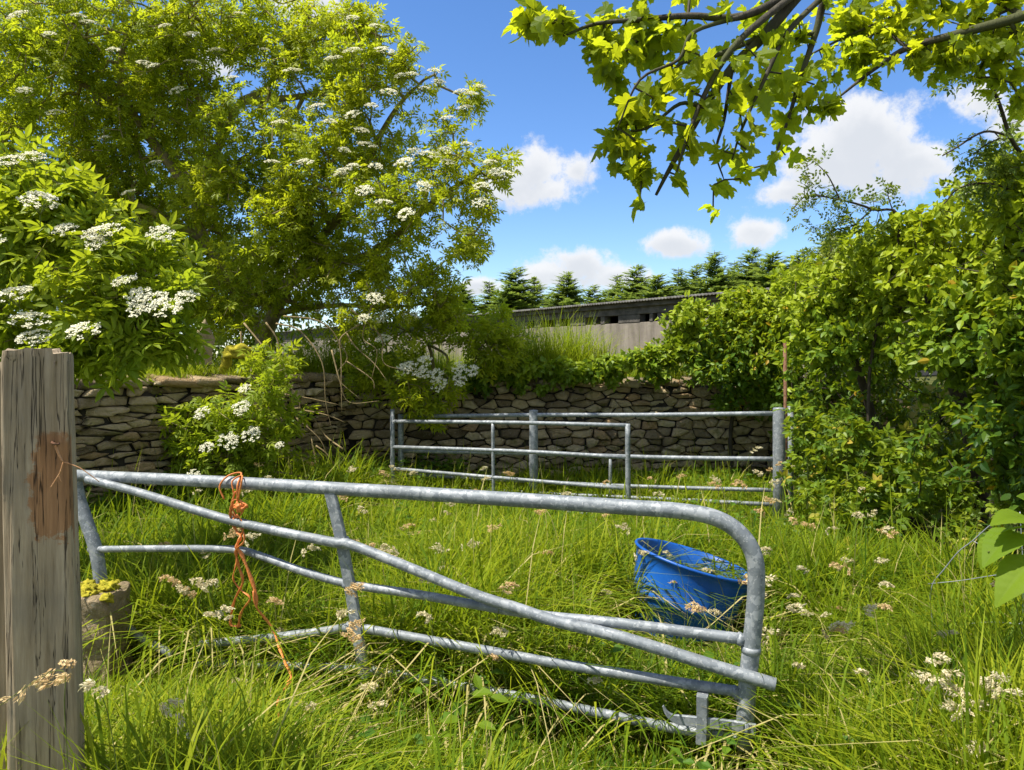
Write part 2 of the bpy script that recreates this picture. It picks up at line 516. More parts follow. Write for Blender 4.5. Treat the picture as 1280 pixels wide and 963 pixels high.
M['moss'] = simple('yellow moss', (.22, .20, .018), .9, 0, .1, nscale=28., col2=(.40, .34, .03), bump=1.)


def plastic():
    m, t, o = mat('blue plastic')
    p = t.new('ShaderNodeTexCoord').outputs['Object']
    n = t.noise(p, 4., 5.); n2 = t.noise(p, 60., 3.)
    c = t.mix(t.smooth(n, .35, .7), rgb(.006, .09, .40), rgb(.010, .13, .52))
    c = t.mix(t.math('MULTIPLY', t.smooth(n2, .6, .75), .35), c, rgb(.12, .17, .26))
    c = t.mix(t.math('MULTIPLY', t.smooth(t.noise(p, 2.6, 7., .7), .55, .7), .25), c, rgb(.07, .085, .10))
    b = t.new('ShaderNodeBsdfPrincipled', i_Base_Color=c, i_Roughness=t.math('MULTIPLY_ADD', n, .25, .28))
    x = t.new('ShaderNodeBsdfTranslucent', i_Color=rgb(.008, .12, .5))
    mx = t.new('ShaderNodeMixShader', I0=.15, I1=b.outputs[0], I2=x.outputs[0]); t.l.new(mx.outputs[0], o.inputs[0])
    return m


M['plastic'] = plastic()


def stonemat():
    m, t, o = mat('field stone')
    a = t.new('ShaderNodeAttribute', attribute_name='tint').outputs['Fac']
    g = t.new('ShaderNodeNewGeometry'); p = g.outputs['Position']
    c = t.ramp(a, [(0, (.16, .12, .07)), (.22, (.39, .30, .175)), (.45, (.54, .425, .245)), (.62, (.42, .28, .14)), (.78, (.64, .53, .33)), (.9, (.52, .41, .235)), (1, (.66, .52, .30))])
    n = t.noise(p, 22., 6., .65); n2 = t.noise(p, 6., 5.); n3 = t.noise(p, 48., 3.)
    c = t.mix(t.math('MULTIPLY', n, .8), c, t.mix(1., c, rgb(.55, .52, .46), 'MULTIPLY'))
    c = t.mix(t.math('MULTIPLY', t.smooth(n3, .60, .70), .5), c, rgb(.44, .42, .34))       # pale lichen
    c = t.mix(t.math('MULTIPLY', t.smooth(n2, .56, .70), .7), c, rgb(.135, .13, .022))     # moss patches
    bp = t.new('ShaderNodeBump', i_Strength=1., i_Distance=.05, i_Height=n)
    b = t.new('ShaderNodeBsdfPrincipled', i_Base_Color=c, i_Roughness=.88, i_Normal=bp.outputs[0]); b.inputs['Specular IOR Level'].default_value = .25
    t.l.new(b.outputs[0], o.inputs[0])
    return m


M['stone'] = stonemat()
M['wall_core'] = simple('earth between stones', (.022, .019, .014), .95, 0, .1, nscale=9., col2=(.05, .043, .03))
M['soil'] = simple('soil and thatch', (.045, .050, .014), .95, 0, .1, nscale=3., col2=(.10, .105, .022), bump=.6)


def woodmat(stain):
    m, t, o = mat('weathered timber' if stain else 'weathered board')
    p = t.new('ShaderNodeTexCoord').outputs['Object']
    mp = t.new('ShaderNodeMapping', I0=p); mp.inputs[3].default_value = (26, 26, 1.6)
    n = t.noise(mp.outputs[0], 1.6, 7., .7)
    mp2 = t.new('ShaderNodeMapping', I0=p); mp2.inputs[3].default_value = (11, 11, .22)
    n2 = t.noise(mp2.outputs[0], 2.2, 5., .6)
    c = t.ramp(n, [(.22, (.10, .068, .038)), (.42, (.29, .22, .135)), (.62, (.43, .34, .225)), (.85, (.62, .53, .39))])
    c = t.mix(t.math('MULTIPLY', t.smooth(t.noise(p, 3.5, 4.), .45, .7), .5), c, rgb(.19, .165, .125))
    crack = t.smooth(t.math('ABSOLUTE', t.math('SUBTRACT', n2, .5)),   .0085, .0)
    if stain:
        s = t.new('ShaderNodeSeparateXYZ', I0=p); wob = t.math('MULTIPLY', t.math('SUBTRACT', t.noise(p, 14., 6., .75), .5), .17)
        mk = t.math('MULTIPLY', t.smooth(t.math('ADD', s.outputs[0], wob), -.022, -.004), t.smooth(t.math('ADD', s.outputs[2], wob), 1.525, 1.50))
        mk = t.math('MULTIPLY', mk, t.math('MULTIPLY', t.smooth(t.math('ADD', s.outputs[2], t.math('MULTIPLY', wob, 1.6)), 1.185, 1.205), t.smooth(s.outputs[1], -.02, -.04)))
        c = t.mix(t.math('MULTIPLY', mk, .74), c, t.ramp(n, [(.25, (.12, .045, .014)), (.6, (.36, .155, .05)), (.85, (.46, .23, .09))]))
    c = t.mix(t.math('MULTIPLY', crack, .85), c, rgb(.03, .022, .015))
    hgt = t.math('SUBTRACT', t.math('MULTIPLY', n, .6), crack)
    bp = t.new('ShaderNodeBump', i_Strength=.9, i_Distance=.008, i_Height=hgt)
    b = t.new('ShaderNodeBsdfPrincipled', i_Base_Color=c, i_Roughness=.82, i_Normal=bp.outputs[0]); b.inputs['Specular IOR Level'].default_value = .25
    t.l.new(b.outputs[0], o.inputs[0])
    return m


M['wood'] = woodmat(True); M['board'] = woodmat(False)
def rendermat():
    m, t, o = mat('stained rendered wall')
    p = t.new('ShaderNodeTexCoord').outputs['Object']
    mp = t.new('ShaderNodeMapping', I0=p); mp.inputs[3].default_value = (3, 3, .5)
    n = t.noise(mp.outputs[0], 1.5, 6., .65); n2 = t.noise(p, 7., 6., .6)
    c = t.ramp(n, [(.3, (.13, .108, .085)), (.5, (.22, .185, .148)), (.7, (.29, .25, .205))])
    c = t.mix(t.math('MULTIPLY', t.smooth(n2, .52, .7), .5), c, rgb(.15, .14, .085))
    bp = t.new('ShaderNodeBump', i_Strength=.4, i_Distance=.02, i_Height=n2)
    b = t.new('ShaderNodeBsdfPrincipled', i_Base_Color=c, i_Roughness=.9, i_Normal=bp.outputs[0]); t.l.new(b.outputs[0], o.inputs[0])
    return m


M['render'] = rendermat()
M['old_timber'] = simple('dark old timber', (.065, .058, .05), .9, 0, .2, nscale=6., col2=(.13, .115, .10), bump=.4)
M['sheet'] = simple('old roof sheet', (.11, .10, .09), .8, 0, .3, nscale=4., col2=(.20, .19, .17))

# ------------------------------------------------------------------ ground
mb = MB(); xs = np.array([-400, -40, -12, -6, -3, 0, 3, 6, 12, 40, 400.]); ys = np.array([-60, -5, 0, 3, 6, 9, 12, 20, 50, 150, 900.])
g = np.array([(x, y, 0) for y in ys for x in xs]); idx = np.arange(len(g)).reshape(len(ys), len(xs))
mb.add(g, np.stack((idx[:-1, :-1], idx[:-1, 1:], idx[1:, 1:], idx[1:, :-1]), -1).reshape(-1, 4))
tag(mb.build('ground', M['soil']), kind='structure')
BZ = 1.40
WALL = [np.array((-5.6, 4.6)), np.array((-2.1, 9.8)), np.array((5.2, 10.1))]     # face line of the dry stone wall


def wall_y(x): return np.where(x < -2.1, 9.8 + (x + 2.1) * (9.8 - 4.6) / 3.5, 9.8 + (x + 2.1) * .3 / 7.3)


mb = MB()    # higher field behind the wall
ln = [(-40, 4.9), (-5.97, 4.9), (-2.45, 10.15), (5.2, 10.55), (40, 10.6)]
top = [(x, y, BZ) for x, y in ln]; low = [(x, y - .03, -.2) for x, y in ln]; far = [(x * 9, 700, BZ) for x, y in ln]; n = len(ln)
i = np.arange(n - 1)
mb.add(top + low + far, np.vstack((np.stack((i + n, i + n + 1, i + 1, i), 1), np.stack((i, i + 1, i + 1 + 2 * n, i + 2 * n), 1))))
tag(mb.build('field', M['soil'], smooth=False), kind='structure')


# ------------------------------------------------------------------ dry stone wall
def clip(poly, a, b):
    """keep the part of poly nearer to a than to b"""
    m = (a + b) / 2; nrm = b - a; d = (poly - m) @ nrm; out = []
    for i in range(len(poly)):
        j = (i + 1) % len(poly)
        if d[i] <= 0: out.append(poly[i])
        if d[i] * d[j] < 0: out.append(poly[i] + (poly[j] - poly[i]) * d[i] / (d[i] - d[j]))
    return np.array(out)


def stones(mb, A, B, height, sx, sz, rng, topjit=.06):
    A = np.append(A, 0.); B = np.append(B, 0.); L = np.linalg.norm(B - A); e = (B - A) / L; nrm = np.array((e[1], -e[0], 0.))
    an = sx / sz; S = []
    nz = int(height / sz) + 1; z = 0.
    while z < height + sz:
        f = rng.choice((.55, .8, 1., 1.3, 1.7)); x = rng.uniform(-sx, 0)
        while x < L + sx:
            k = float(np.clip(rng.lognormal(-.05, .5), .3, 2.2))
            S.append((x + sx * k / 2, z + sz * f / 2 + rng.normal(0, sz * .17))); x += sx * k
        z += sz * f
    S = np.array(S); Q = S * np.array((1 / an, 1.))
    for i in range(len(S)):
        if not (-.02 < S[i, 0] < L + .02) or S[i, 1] > height + topjit * vnoise(np.array((S[i, 0] * 3., 0, 0))) or S[i, 1] < -.1: continue
        d = ((Q - Q[i]) ** 2).sum(1); nb = np.argsort(d)[1:16]
        b = 3 * sz; poly = Q[i] + np.array(((-b, -b), (b, -b), (b, b), (-b, b)))
        for j in nb: poly = clip(poly, Q[i], Q[j])
        if len(poly) < 3: continue
        poly = poly * np.array((an, 1.)); c = poly.mean(0); ext = np.ptp(poly, axis=0)
        gap = rng.uniform(.003, .012); poly = c + (poly - c) * np.maximum(1 - 2 * gap / np.maximum(ext, .03), .5)
        for _ in range(2):       # soften corners
            nx = np.roll(poly, -1, 0); poly = np.stack((poly * .89 + nx * .11, poly * .11 + nx * .89), 1).reshape(-1, 2)
        k = len(poly); dep = min(.075, .35 * ext.min()) * rng.uniform(.7, 1.3); off = rng.uniform(-.065, .045)
        tl = rng.normal(0, .2, 2); rings = [(1., -.3), (1.01, -.02), (1., .35), (.94, .74), (.74, .97), (.38, 1.)]; V = []
        for (f, h) in rings:
            q = c + (poly - c) * f; hh = h * dep + off + ((q - c) @ tl) * (h > 0)
            P3 = A + e * q[:, :1] + np.array((0, 0, 1.)) * q[:, 1:2] + nrm * hh[:, None]
            P3 = P3 + (vnoise(P3, 13., 3)[:, None] - .5) * .045 * nrm + (np.stack([vnoise(P3, 20., s) for s in (4, 5, 6)], 1) - .5) * .026
            V.append(P3)
        V = np.concatenate(V + [(A + e * c[0] + np.array((0, 0, c[1])) + nrm * (dep + off))[None]])
        ii = np.arange(len(rings) * k).reshape(len(rings), k)
        q4 = np.stack((ii[:-1], np.roll(ii, -1, 1)[:-1], np.roll(ii, -1, 1)[1:], ii[1:]), -1).reshape(-1, 4)
        cap = np.stack((ii[-1], np.roll(ii[-1], -1), np.full(k, len(V) - 1)), 1)
        mb.add(V, [q4, cap], tint=rng.beta(1.1, 1.1))


mb = MB(); rng = np.random.default_rng(3)
stones(mb, WALL[0], WALL[1], 1.50, .27, .064, rng)
stones(mb, WALL[1], WALL[2], 1.42, .205, .088, rng)
for A, B, hgt in ((WALL[0], WALL[1], 1.46), (WALL[1], WALL[2], 1.38)):
    e = unit(B - A); nrm = np.array((e[1], -e[0])); c = (A + B) / 2 - nrm * .27
    box(mb, (*c, hgt / 2 - .05), (np.linalg.norm(B - A) + .1, .46, hgt + .1), rotz(math.atan2(e[1], e[0])), .02, mat=1)
    for s in np.arange(0, np.linalg.norm(B - A), .30):     # loose coping slabs
        p = A + e * s - nrm * rng.uniform(.08, .24); a = math.atan2(e[1], e[0]) + rng.normal(0, .25)
        R = rotz(a) @ np.array(((1, 0, 0), (0, cos(.1), -sin(.1)), (0, sin(.1), cos(.1)))) @ np.array(((cos(rng.normal(0, .12)), 0, .1), (0, 1, 0), (-.1, 0, 1.)))
        box(mb, (*p, hgt + .055 + rng.uniform(0, .03)), (rng.uniform(.2, .48), rng.uniform(.3, .5), rng.uniform(.05, .11)), R, .025, tint=rng.uniform(0, .6))
wall = mb.build('stone_wall', [M['stone'], M['wall_core']])
tag(wall, 'dry stone wall of mossy grey and brown field stones across the back of the plot', 'wall')

# slate slab and mossy lump standing on the wall
mb = MB(); c = W(250, 456, 8.28)
out = np.array([(-.14, 0), (.12, 0), (.13, .16), (.16, .28), (.05, .50), (-.04, .34), (-.13, .20)]); k = len(out)
R = rotz(.75)
Vs = np.vstack([np.stack((out[:, 0] * s, np.full(k, y), out[:, 1] * (s if s < 1 else 1)), 1) for y, s in ((-.035, .93), (-.02, 1), (.02, 1), (.035, .93))])
ii = np.arange(4 * k).reshape(4, k)
q4 = np.stack((ii[:-1], np.roll(ii, -1, 1)[:-1], np.roll(ii, -1, 1)[1:], ii[1:]), -1).reshape(-1, 4)
mb.add(Vs @ R.T + c, q4, .3)
mb.add(Vs @ R.T + c, ii[:1], .3); mb.add(Vs @ R.T + c, ii[3:, ::-1], .3)
tag(mb.build('stone_slab', M['stone'], smooth=False, loc=c), 'pointed slate slab standing upright on top of the wall', 'slab')


def lump(mb, c, r, seed, amp=.35, mat=0, n=14, tint=.5):
    th = np.linspace(0, pi, n); ph = np.arange(2 * n) * pi / n
    d = np.array([(sin(a) * cos(b), sin(a) * sin(b), cos(a)) for a in th for b in ph])
    rr = 1 + amp * (vnoise(d, 2.2, seed) - .5) * 2 + amp * .6 * (vnoise(d, 6., seed + 1) - .5)
    V = d * rr[:, None] * np.asarray(r) + np.asarray(c)
    ii = np.arange(len(V)).reshape(n, 2 * n)
    mb.add(V, np.stack((ii[:-1], np.roll(ii, -1, 1)[:-1], np.roll(ii, -1, 1)[1:], ii[1:]), -1).reshape(-1, 4), tint, mat)


mb = MB(); c = W(297, 440, 8.66)
lump(mb, c, (.17, .12, .085), 1); lump(mb, c + (-.12, -.02, -.10), (.05, .06, .12), 2); lump(mb, c + (-.16, 0, -.2), (.05, .05, .07), 4); lump(mb, c + (.12, .02, -.06), (.1, .1, .05), 3)
tag(mb.build('mossy_stone', M['moss'], loc=c), 'stone thickly covered in golden yellow moss on top of the wall', 'stone')

# ------------------------------------------------------------------ shed behind the wall
S0 = np.array((.22, 20.9)); SD = np.array((3.48, -4.9)); SD = SD / np.linalg.norm(SD); SN = np.array((SD[1], -SD[0]))   # SN points to the viewer's side
if SN @ (-S0) < 0: SN = -SN


def s_of(px):
    k = (px - CX) / F
    return (k * S0[1] - S0[0]) / (SD[0] - k * SD[1])


shed = empty('shed', (*S0, BZ), 'long low grey shed with dark vent slots under its eave, behind the wall', 'shed')
RS = rotz(math.atan2(SD[1], SD[0])); off = np.array((*S0, BZ))


def sbox(mb, s0, s1, z0, z1, d0, d1, bev=.006, tint=.5, mat=0):
    c = np.append(S0 + SD * (s0 + s1) / 2 + SN * (d0 + d1) / 2, (z0 + z1) / 2) - off
    box(mb, c, (abs(s1 - s0), abs(d1 - d0), z1 - z0), RS, bev, tint, mat)


sL, sR = s_of(330), s_of(1010)
mb = MB(); sbox(mb, sL, sR, BZ, 2.58, -.2, 0); mb.build('wall', M['render'], shed, smooth=False)
mb = MB(); slots = [(676, 694), (700, 713), (732, 742), (745, 751), (756, 773), (800, 812), (816, 822), (832, 846), (560, 580), (600, 612), (630, 640), (660, 668), (870, 885), (900, 915), (940, 960)]
slots.sort(); prev = sL
for a, b in slots:
    sbox(mb, prev, s_of(a), 2.585, 2.76, -.18, .012); prev = s_of(b)
sbox(mb, prev, sR, 2.585, 2.76, -.18, .012); sbox(mb, sL, sR, 2.765, 3.0, -.18, .02)
mb.build('timber_band', M['old_timber'], shed, smooth=False)
mb = MB(); sbox(mb, sL, sR, BZ, 2.95, -6.2, -6.0); sbox(mb, sL, sL + .2, BZ, 2.95, -6, -.2); sbox(mb, sR - .2, sR, BZ, 2.95, -6, -.2); mb.build('rear_wall', M['render'], shed, smooth=False)
mb = MB(); L = sR - sL; nn = int(L / .09)      # corrugated sheet roof, falling gently to the back
ss = np.linspace(sL - .3, sR + .3, nn * 2); cor = .022 * (np.arange(len(ss)) % 2)
rows = []
for d, z in ((.22, 3.06), (-3, 3.16), (-6.4, 3.02)):
    rows.append(np.hstack(((S0 + SD * ss[:, None] + SN * d), (z + cor)[:, None])) - off)
for d, z in ((-6.4, 3.0), (-3, 3.13), (.22, 3.03)):
    rows.append(np.hstack(((S0 + SD * ss[:, None] + SN * d), (z + cor)[:, None])) - off)
Vr = np.vstack(rows); ii = np.arange(len(Vr)).reshape(6, -1); ii = np.vstack((ii, ii[:1]))
mb.add(Vr, np.stack((ii[:-1, :-1], ii[:-1, 1:], ii[1:, 1:], ii[1:, :-1]), -1).reshape(-1, 4))
mb.build('roof', M['sheet'], shed, smooth=False)
mb = MB(); sbox(mb, sL - .25, sR + .25, 2.93, 3.025, .06, .1); mb.build('fascia', M['old_timber'], shed, smooth=False)

# ------------------------------------------------------------------ conifers beyond the shed
def conifer_meshes(h, wid, seed):
    rng = np.random.default_rng(seed); fo = MB(); tr = MB()
    tr.add(*tube([(0, 0, 0), (0, 0, h * .5), (0, 0, h)], [h * .016, h * .010, .008], 6))
    zs = np.arange(h * .25, h * .985, h / 38)
    for z in zs:
        for b in range(9):
            a = rng.uniform(0, 2 * pi); L = wid * ((1 - z / h) ** .78) * rng.uniform(.55, 1.15) + .07; up = rng.uniform(.0, .45) + .5 * (z / h) ** 2
            D = unit(np.array((cos(a), sin(a), up))); o = np.array((0, 0, z + rng.normal(0, h * .01)))
            m = max(4, int(L / .085)); t = (np.arange(m) + .5) / m
            P = o + D * (t * L)[:, None] + np.array((0, 0, -1)) * (.18 * L * t * t)[:, None]
            side = np.array((-sin(a), cos(a), 0))
            for sg in (-1, 1):
                dd = unit(D * .8 + side * sg * .75 + rng.normal(0, .18, (m, 3)))
                place(fo, LANCE_LO, P, dd, np.tile((0, 0, 1.), (m, 1)) + rng.normal(0, .4, (m, 3)), (.30 * L * (1.1 - t) + .10) * rng.uniform(.7, 1.2, m), rng.uniform(0, 1, m) * .6 + .4 * t)
            place(fo, LANCE_LO, P[-1:], D[None], np.array(((0, 0, 1.),)), .24, .9)
    return tr, fo


CON = {}
for q, (h, wd_) in enumerate(((6.6, 2.6), (6.2, 3.1), (7.0, 2.2))):
    tr, fo = conifer_meshes(h, wd_, q + 40); CON[q] = (h, tr, fo, [])
trees = [(645, 340, 44, 0, 'tall dark conifer left of the roof end, first beside the elder'), (612, 357, 47, 2, 'slim conifer half hidden by the elder right edge'),
         (668, 352, 49, 2, 'narrow conifer just right of the first tall dark one'), (708, 346, 42, 1, 'broad light green conifer above the left end of the roof'),
         (741, 361, 48, 0, 'low conifer right of the broad light green one'), (772, 349, 47, 2, 'slender conifer above the middle of the shed roof'),
         (796, 338, 44, 0, 'conifer with the highest tip above the middle vents of the shed'), (822, 350, 41, 1, 'bushy pale conifer above the right-hand vents'),
         (848, 341, 46, 2, 'thin spire conifer left of the dark pair'), (870, 337, 48, 0, 'conifer on the left of the dark pair above the ivy clump'),
         (893, 321, 45, 0, 'tall dark conifer straight above the ivy clump'), (918, 333, 49, 2, 'slim conifer between the two tall ones above the ivy clump'),
         (940, 318, 46, 0, 'tall dark conifer left of the wide pair near the roof end'), (966, 324, 43, 1, 'wide conifer behind the right end of the shed roof'),
         (1003, 318, 47, 0, 'conifer beside the yellow-green tree, rightmost of the row'), (575, 360, 46, 1, 'conifer glimpsed through the elder branches near the roof'),
         (720, 372, 56, 1, 'low rounded conifer in the gap behind the broad light green one'), (760, 366, 57, 1, 'low rounded conifer behind the slender one above mid roof'), (808, 362, 57, 1, 'low rounded conifer in the back row above the right-hand vents'), (858, 358, 57, 1, 'low rounded conifer in the back row left of the ivy clump'), (908, 350, 57, 1, 'low rounded conifer in the back row behind the tall pair'), (955, 345, 57, 1, 'low rounded conifer in the back row near the roof end'), (632, 370, 57, 1, 'low rounded conifer in the back row left of the first tall dark one'),
         (1040, 300, 50, 0, 'conifer peeping over the hedge behind the yellow-green tree'), (686, 371, 52, 0, 'small far conifer between the dark and the light green ones')]
for (px, py, Y, q, lab) in trees:
    h, tr, fo, ms = CON[q]; p = W(px, py, Y); s = (p[2] - BZ) / h
    e = empty('conifer_tree', (p[0], Y, BZ), lab, 'tree', 'conifers in the row beyond the shed'); wv = 1.35 + .7 * ((px * 7.13) % 1); e.scale = (s * wv, s * wv, s * 1.06); e.rotation_euler = (0, 0, px * 1.7)
    if not ms:
        ms += [tr.build('trunk', M['dark_bark'], e), fo.build('crown', M['needle'], e, smooth=False)]
    else:
        for o in ms:
            c = o.copy(); COL.objects.link(c); c.parent = e


# ------------------------------------------------------------------ trees and shrubs
def woody(name, root, label, cat, limbs, targets, leaf, leafmat_, barkm, n=5, size=(.1, .14), r0=.004, step=.16, jit=.25, spread=(45, 85), up=.8, droop=.15,
          along=0, rng=RNG, skel_out=None, crown='crown', trunk='trunk', tintfn=None, leafjit=.02):
    e = empty(name, root, label, cat); off = np.asarray(root, float); sk = Skel()
    for (pts, a, b) in limbs: sk.limb(pts, a, b)
    sk.grow(targets, step, jit, rng); sk.finish(r0)
    mb = MB(); sk.mesh(mb); o = mb.build(trunk, barkm, e); o.location = tuple(-off)
    P, D = sk.ends(); mb = MB()
    tb = None if tintfn is None else tintfn(P)
    if isinstance(leaf, list):
        for q, l_ in enumerate(leaf): rosettes(mb, l_, P[q::len(leaf)], D[q::len(leaf)], n, size, spread, up, droop, leafjit, tb, rng)
        leaf = leaf[0]
    else: rosettes(mb, leaf, P, D, n, size, spread, up, droop, leafjit, tb, rng)
    for k in range(along):
        par = sk.par[np.array(sk.tips)]
        for _ in range(k): par = np.where(sk.par[par] >= 0, sk.par[par], par)
        ok = sk.R[par] < .012; Q = sk.P[par][ok]
        rosettes(mb, leaf, Q, D[ok], max(2, n // 2), size, spread, up, droop, leafjit * 2, None if tb is None else tb[ok], rng)
    o = mb.build(crown, leafmat_, e, smooth=False); o.location = tuple(-off)
    return e, sk


# -- flower heads (flat creamy umbels): four meshes shared by all copies
def umbel(seed, R=.095, dense=44, petals=10):
    rng = np.random.default_rng(seed); mb = MB(); P = []
    c = np.sqrt(rng.uniform(0, 1, dense)) * R; a = rng.uniform(0, 2 * pi, dense)
    for r, b in zip(c, a):
        m = petals; rr = R * .16 * np.sqrt(rng.uniform(0, 1, m)); bb = rng.uniform(0, 2 * pi, m)
        P.append(np.stack((r * cos(b) + rr * np.cos(bb), r * sin(b) + rr * np.sin(bb), -.9 * r * r / R * .35 + rng.normal(0, .003, m)), 1))
    P = np.concatenate(P); m = len(P)
    star = [(0, 0, 0)] + [(.5 * cos(t) * (1 if i % 2 else .55), .5 * sin(t) * (1 if i % 2 else .55), .05) for i, t in enumerate(np.arange(10) * pi / 5)]
    tpl = (np.array(star), np.array([(0, 1 + i, 1 + (i + 1) % 10) for i in range(10)]))
    D = rng.normal(size=(m, 3)) * (1, 1, .25); N = np.array((0, 0, 1.)) + rng.normal(0, .35, (m, 3))
    place(mb, tpl, P, D, N, rng.uniform(.010, .0145, m), rng.uniform(0, 1, m))
    for r, b in zip(c[::3], a[::3]):
        mb.add(*tube([(0, 0, -.10), (r * .5 * cos(b), r * .5 * sin(b), -.045), (r * cos(b), r * sin(b), -.01)], .0016, 3, False), mat=1)
    mb.add(*tube([(0, 0, -.16), (0, 0, -.09)], .003, 4, False), mat=1)
    return mb


UM = []


def flower(parent, p, size=1., tilt=(0, 0)):
    k = random.randrange(4)
    if len(UM) < 4:
        o = umbel(len(UM) + 60).build('flower_head', [M['flower'], M['stem']], parent, smooth=False); UM.append(o)
    else:
        o = UM[k].copy(); COL.objects.link(o); o.parent = parent
    o.location = tuple(np.asarray(p, float) - np.array(parent.location)); o.scale = (size * random.uniform(.85, 1.15), size * random.uniform(.85, 1.1), size)
    o.rotation_mode = 'ZYX'; o.rotation_euler = (tilt[0] + random.uniform(-.2, .2), tilt[1] + random.uniform(-.2, .2), random.uniform(0, 6))
    return o


# ---- the big elder behind the wall
rng = np.random.default_rng(21)
limbs = [([W(318, 560, 10.7), W(322, 470, 10.6), W(330, 425, 10.4), W(340, 398, 10.2)], .13, .10),
         ([W(340, 398, 10.2), W(362, 352, 10.), W(405, 330, 9.8), W(455, 322, 9.5), W(500, 290, 9.2), W(545, 250, 8.9), W(600, 215, 8.6)], .10, .02),
         ([W(362, 352, 10.), W(400, 300, 9.7), W(440, 250, 9.4), W(470, 180, 9.2), W(500, 130, 9.), W(530, 100, 8.9)], .07, .015),
         ([W(345, 392, 10.2), W(385, 385, 9.9), W(430, 382, 9.6), W(490, 384, 9.2), W(545, 378, 9.)], .05, .012),
         ([W(330, 425, 10.4), W(292, 360, 10.3), W(256, 300, 10.2), W(245, 250, 10.1), W(262, 205, 10.), W(283, 165, 9.9), W(300, 128, 9.8), W(330, 112, 9.7), W(370, 70, 9.5), W(410, 40, 9.4)], .085, .02),
         ([W(245, 250, 10.1), W(200, 190, 9.9), W(165, 140, 9.8), W(150, 100, 9.7), W(158, 50, 9.6), W(190, 10, 9.5)], .07, .02),
         ([W(165, 140, 9.8), W(110, 110, 9.6), W(70, 80, 9.5), W(10, 50, 9.3)], .05, .015),
         ([W(283, 165, 9.9), W(240, 110, 9.7), W(230, 60, 9.6), W(250, 10, 9.4)], .05, .015),
         ([W(300, 128, 9.8), W(380, 120, 9.5), W(430, 105, 9.3), W(470, 60, 9.2)], .05, .012),
         ([W(256, 300, 10.2), W(180, 260, 10.), W(110, 240, 9.8), W(40, 200, 9.6)], .06, .015)]
blobs = [(40, 60, 95, 9.), (130, 40, 90, 9.4), (210, 60, 85, 9.5), (300, 40, 90, 9.5), (390, 60, 70, 9.4), (450, 30, 45, 9.3), (440, 100, 60, 9.), (500, 85, 42, 8.9), (525, 100, 26, 8.8),
         (470, 160, 62, 8.9), (588, 122, 27, 8.7), (555, 175, 48, 8.6), (612, 208, 36, 8.5), (575, 250, 48, 8.5), (592, 305, 32, 8.5), (500, 255, 70, 8.8), (415, 200, 85, 9.1),
         (320, 170, 85, 9.6), (220, 150, 90, 10.), (100, 150, 95, 9.9), (20, 170, 80, 9.7), (50, 250, 90, 9.9), (160, 250, 85, 10.4), (280, 270, 75, 10.), (390, 290, 70, 9.5),
         (470, 330, 52, 9.3), (540, 350, 40, 9.), (550, 385, 34, 9.), (380, 350, 45, 9.9), (300, 350, 60, 10.6), (200, 340, 80, 10.6), (100, 330, 80, 10.4),
         (300, 320, 45, 9.3), (250, 290, 45, 9.2), (350, 300, 45, 9.2), (235, 370, 45, 9.2), (290, 395, 40, 9.3), (215, 300, 45, 9.3), (265, 230, 40, 9.2), (440, 340, 40, 9.), (455, 388, 44, 9.1), (400, 388, 38, 9.5), (515, 372, 36, 8.9), (395, 330, 45, 9.4), (340, 355, 40, 9.4), (360, 250, 50, 9.)]
T = blob_points(blobs, 330, rng, .5, .37, 2.3, 1)
front = np.clip((T[:, 0] + 3.6) / 3., 0, 1)
ELDER_FL = [(110, 25), (98, 17), (190, 80), (178, 76), (68, 138), (193, 201), (160, 238), (205, 30), (430, 210), (442, 205), (452, 160), (458, 178), (544, 86), (500, 92), (486, 112), (600, 106), (575, 112),
                 (540, 190), (556, 185), (580, 132), (612, 200), (630, 215), (585, 178), (520, 187), (470, 205), (425, 215), (412, 150), (395, 130), (505, 200), (560, 200), (430, 185), (415, 70), (440, 60),
                 (470, 30), (240, 40), (290, 95), (330, 60), (365, 85), (300, 15), (20, 15), (440, 140), (480, 250), (530, 230), (350, 150), (240, 75), (455, 235), (505, 265), (560, 145), (600, 230), (380, 200), (455, 395), (470, 370), (465, 130), (515, 90), (530, 108), (548, 100), (590, 115), (620, 212), (600, 250), (270, 60), (220, 110), (140, 60), (60, 40), (30, 110), (130, 170), (340, 200), (440, 20), (480, 60)]
T = np.vstack((T, [W(x, y + 7, 8.75 + .5 * (x < 400)) for x, y in ELDER_FL]))
T = sunclear(T, [W(x, y, 8.5) for x, y in ((545, 86), (500, 92), (600, 106), (540, 190), (556, 185), (430, 210), (452, 160), (612, 200), (505, 200), (470, 205), (412, 150), (200, 80), (70, 138), (160, 238), (110, 25))], .2)
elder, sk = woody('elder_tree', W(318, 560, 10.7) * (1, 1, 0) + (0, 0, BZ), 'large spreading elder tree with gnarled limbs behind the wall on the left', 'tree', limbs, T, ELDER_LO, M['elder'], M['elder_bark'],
                  n=6, size=(.11, .19), r0=.0068, step=.2, jit=.75, along=1, rng=rng, tintfn=lambda P: np.clip(.30 + .48 * np.clip((P[:, 0] + 4.6) / 4., 0, 1) + .25 * (vnoise(P, 1.4, 9) - .5), 0, 1))  # leaf tint pales to the right: shaded and lit sides painted in
P, D = sk.ends()
pxs = CX + P[:, 0] / P[:, 1] * F; pys = HY - (P[:, 2] - H) / P[:, 1] * F
for (fx, fy) in ELDER_FL:
    d = (pxs - fx) ** 2 + (pys - fy) ** 2; i = int(np.argmin(d)); near_ = (pxs - fx) ** 2 + (pys - fy) ** 2 < 400; yy = P[near_, 1].min() if near_.any() else P[i, 1]
    flower(elder, W(fx, fy, yy - .22), random.uniform(.75, 1.15), (.55, 0))
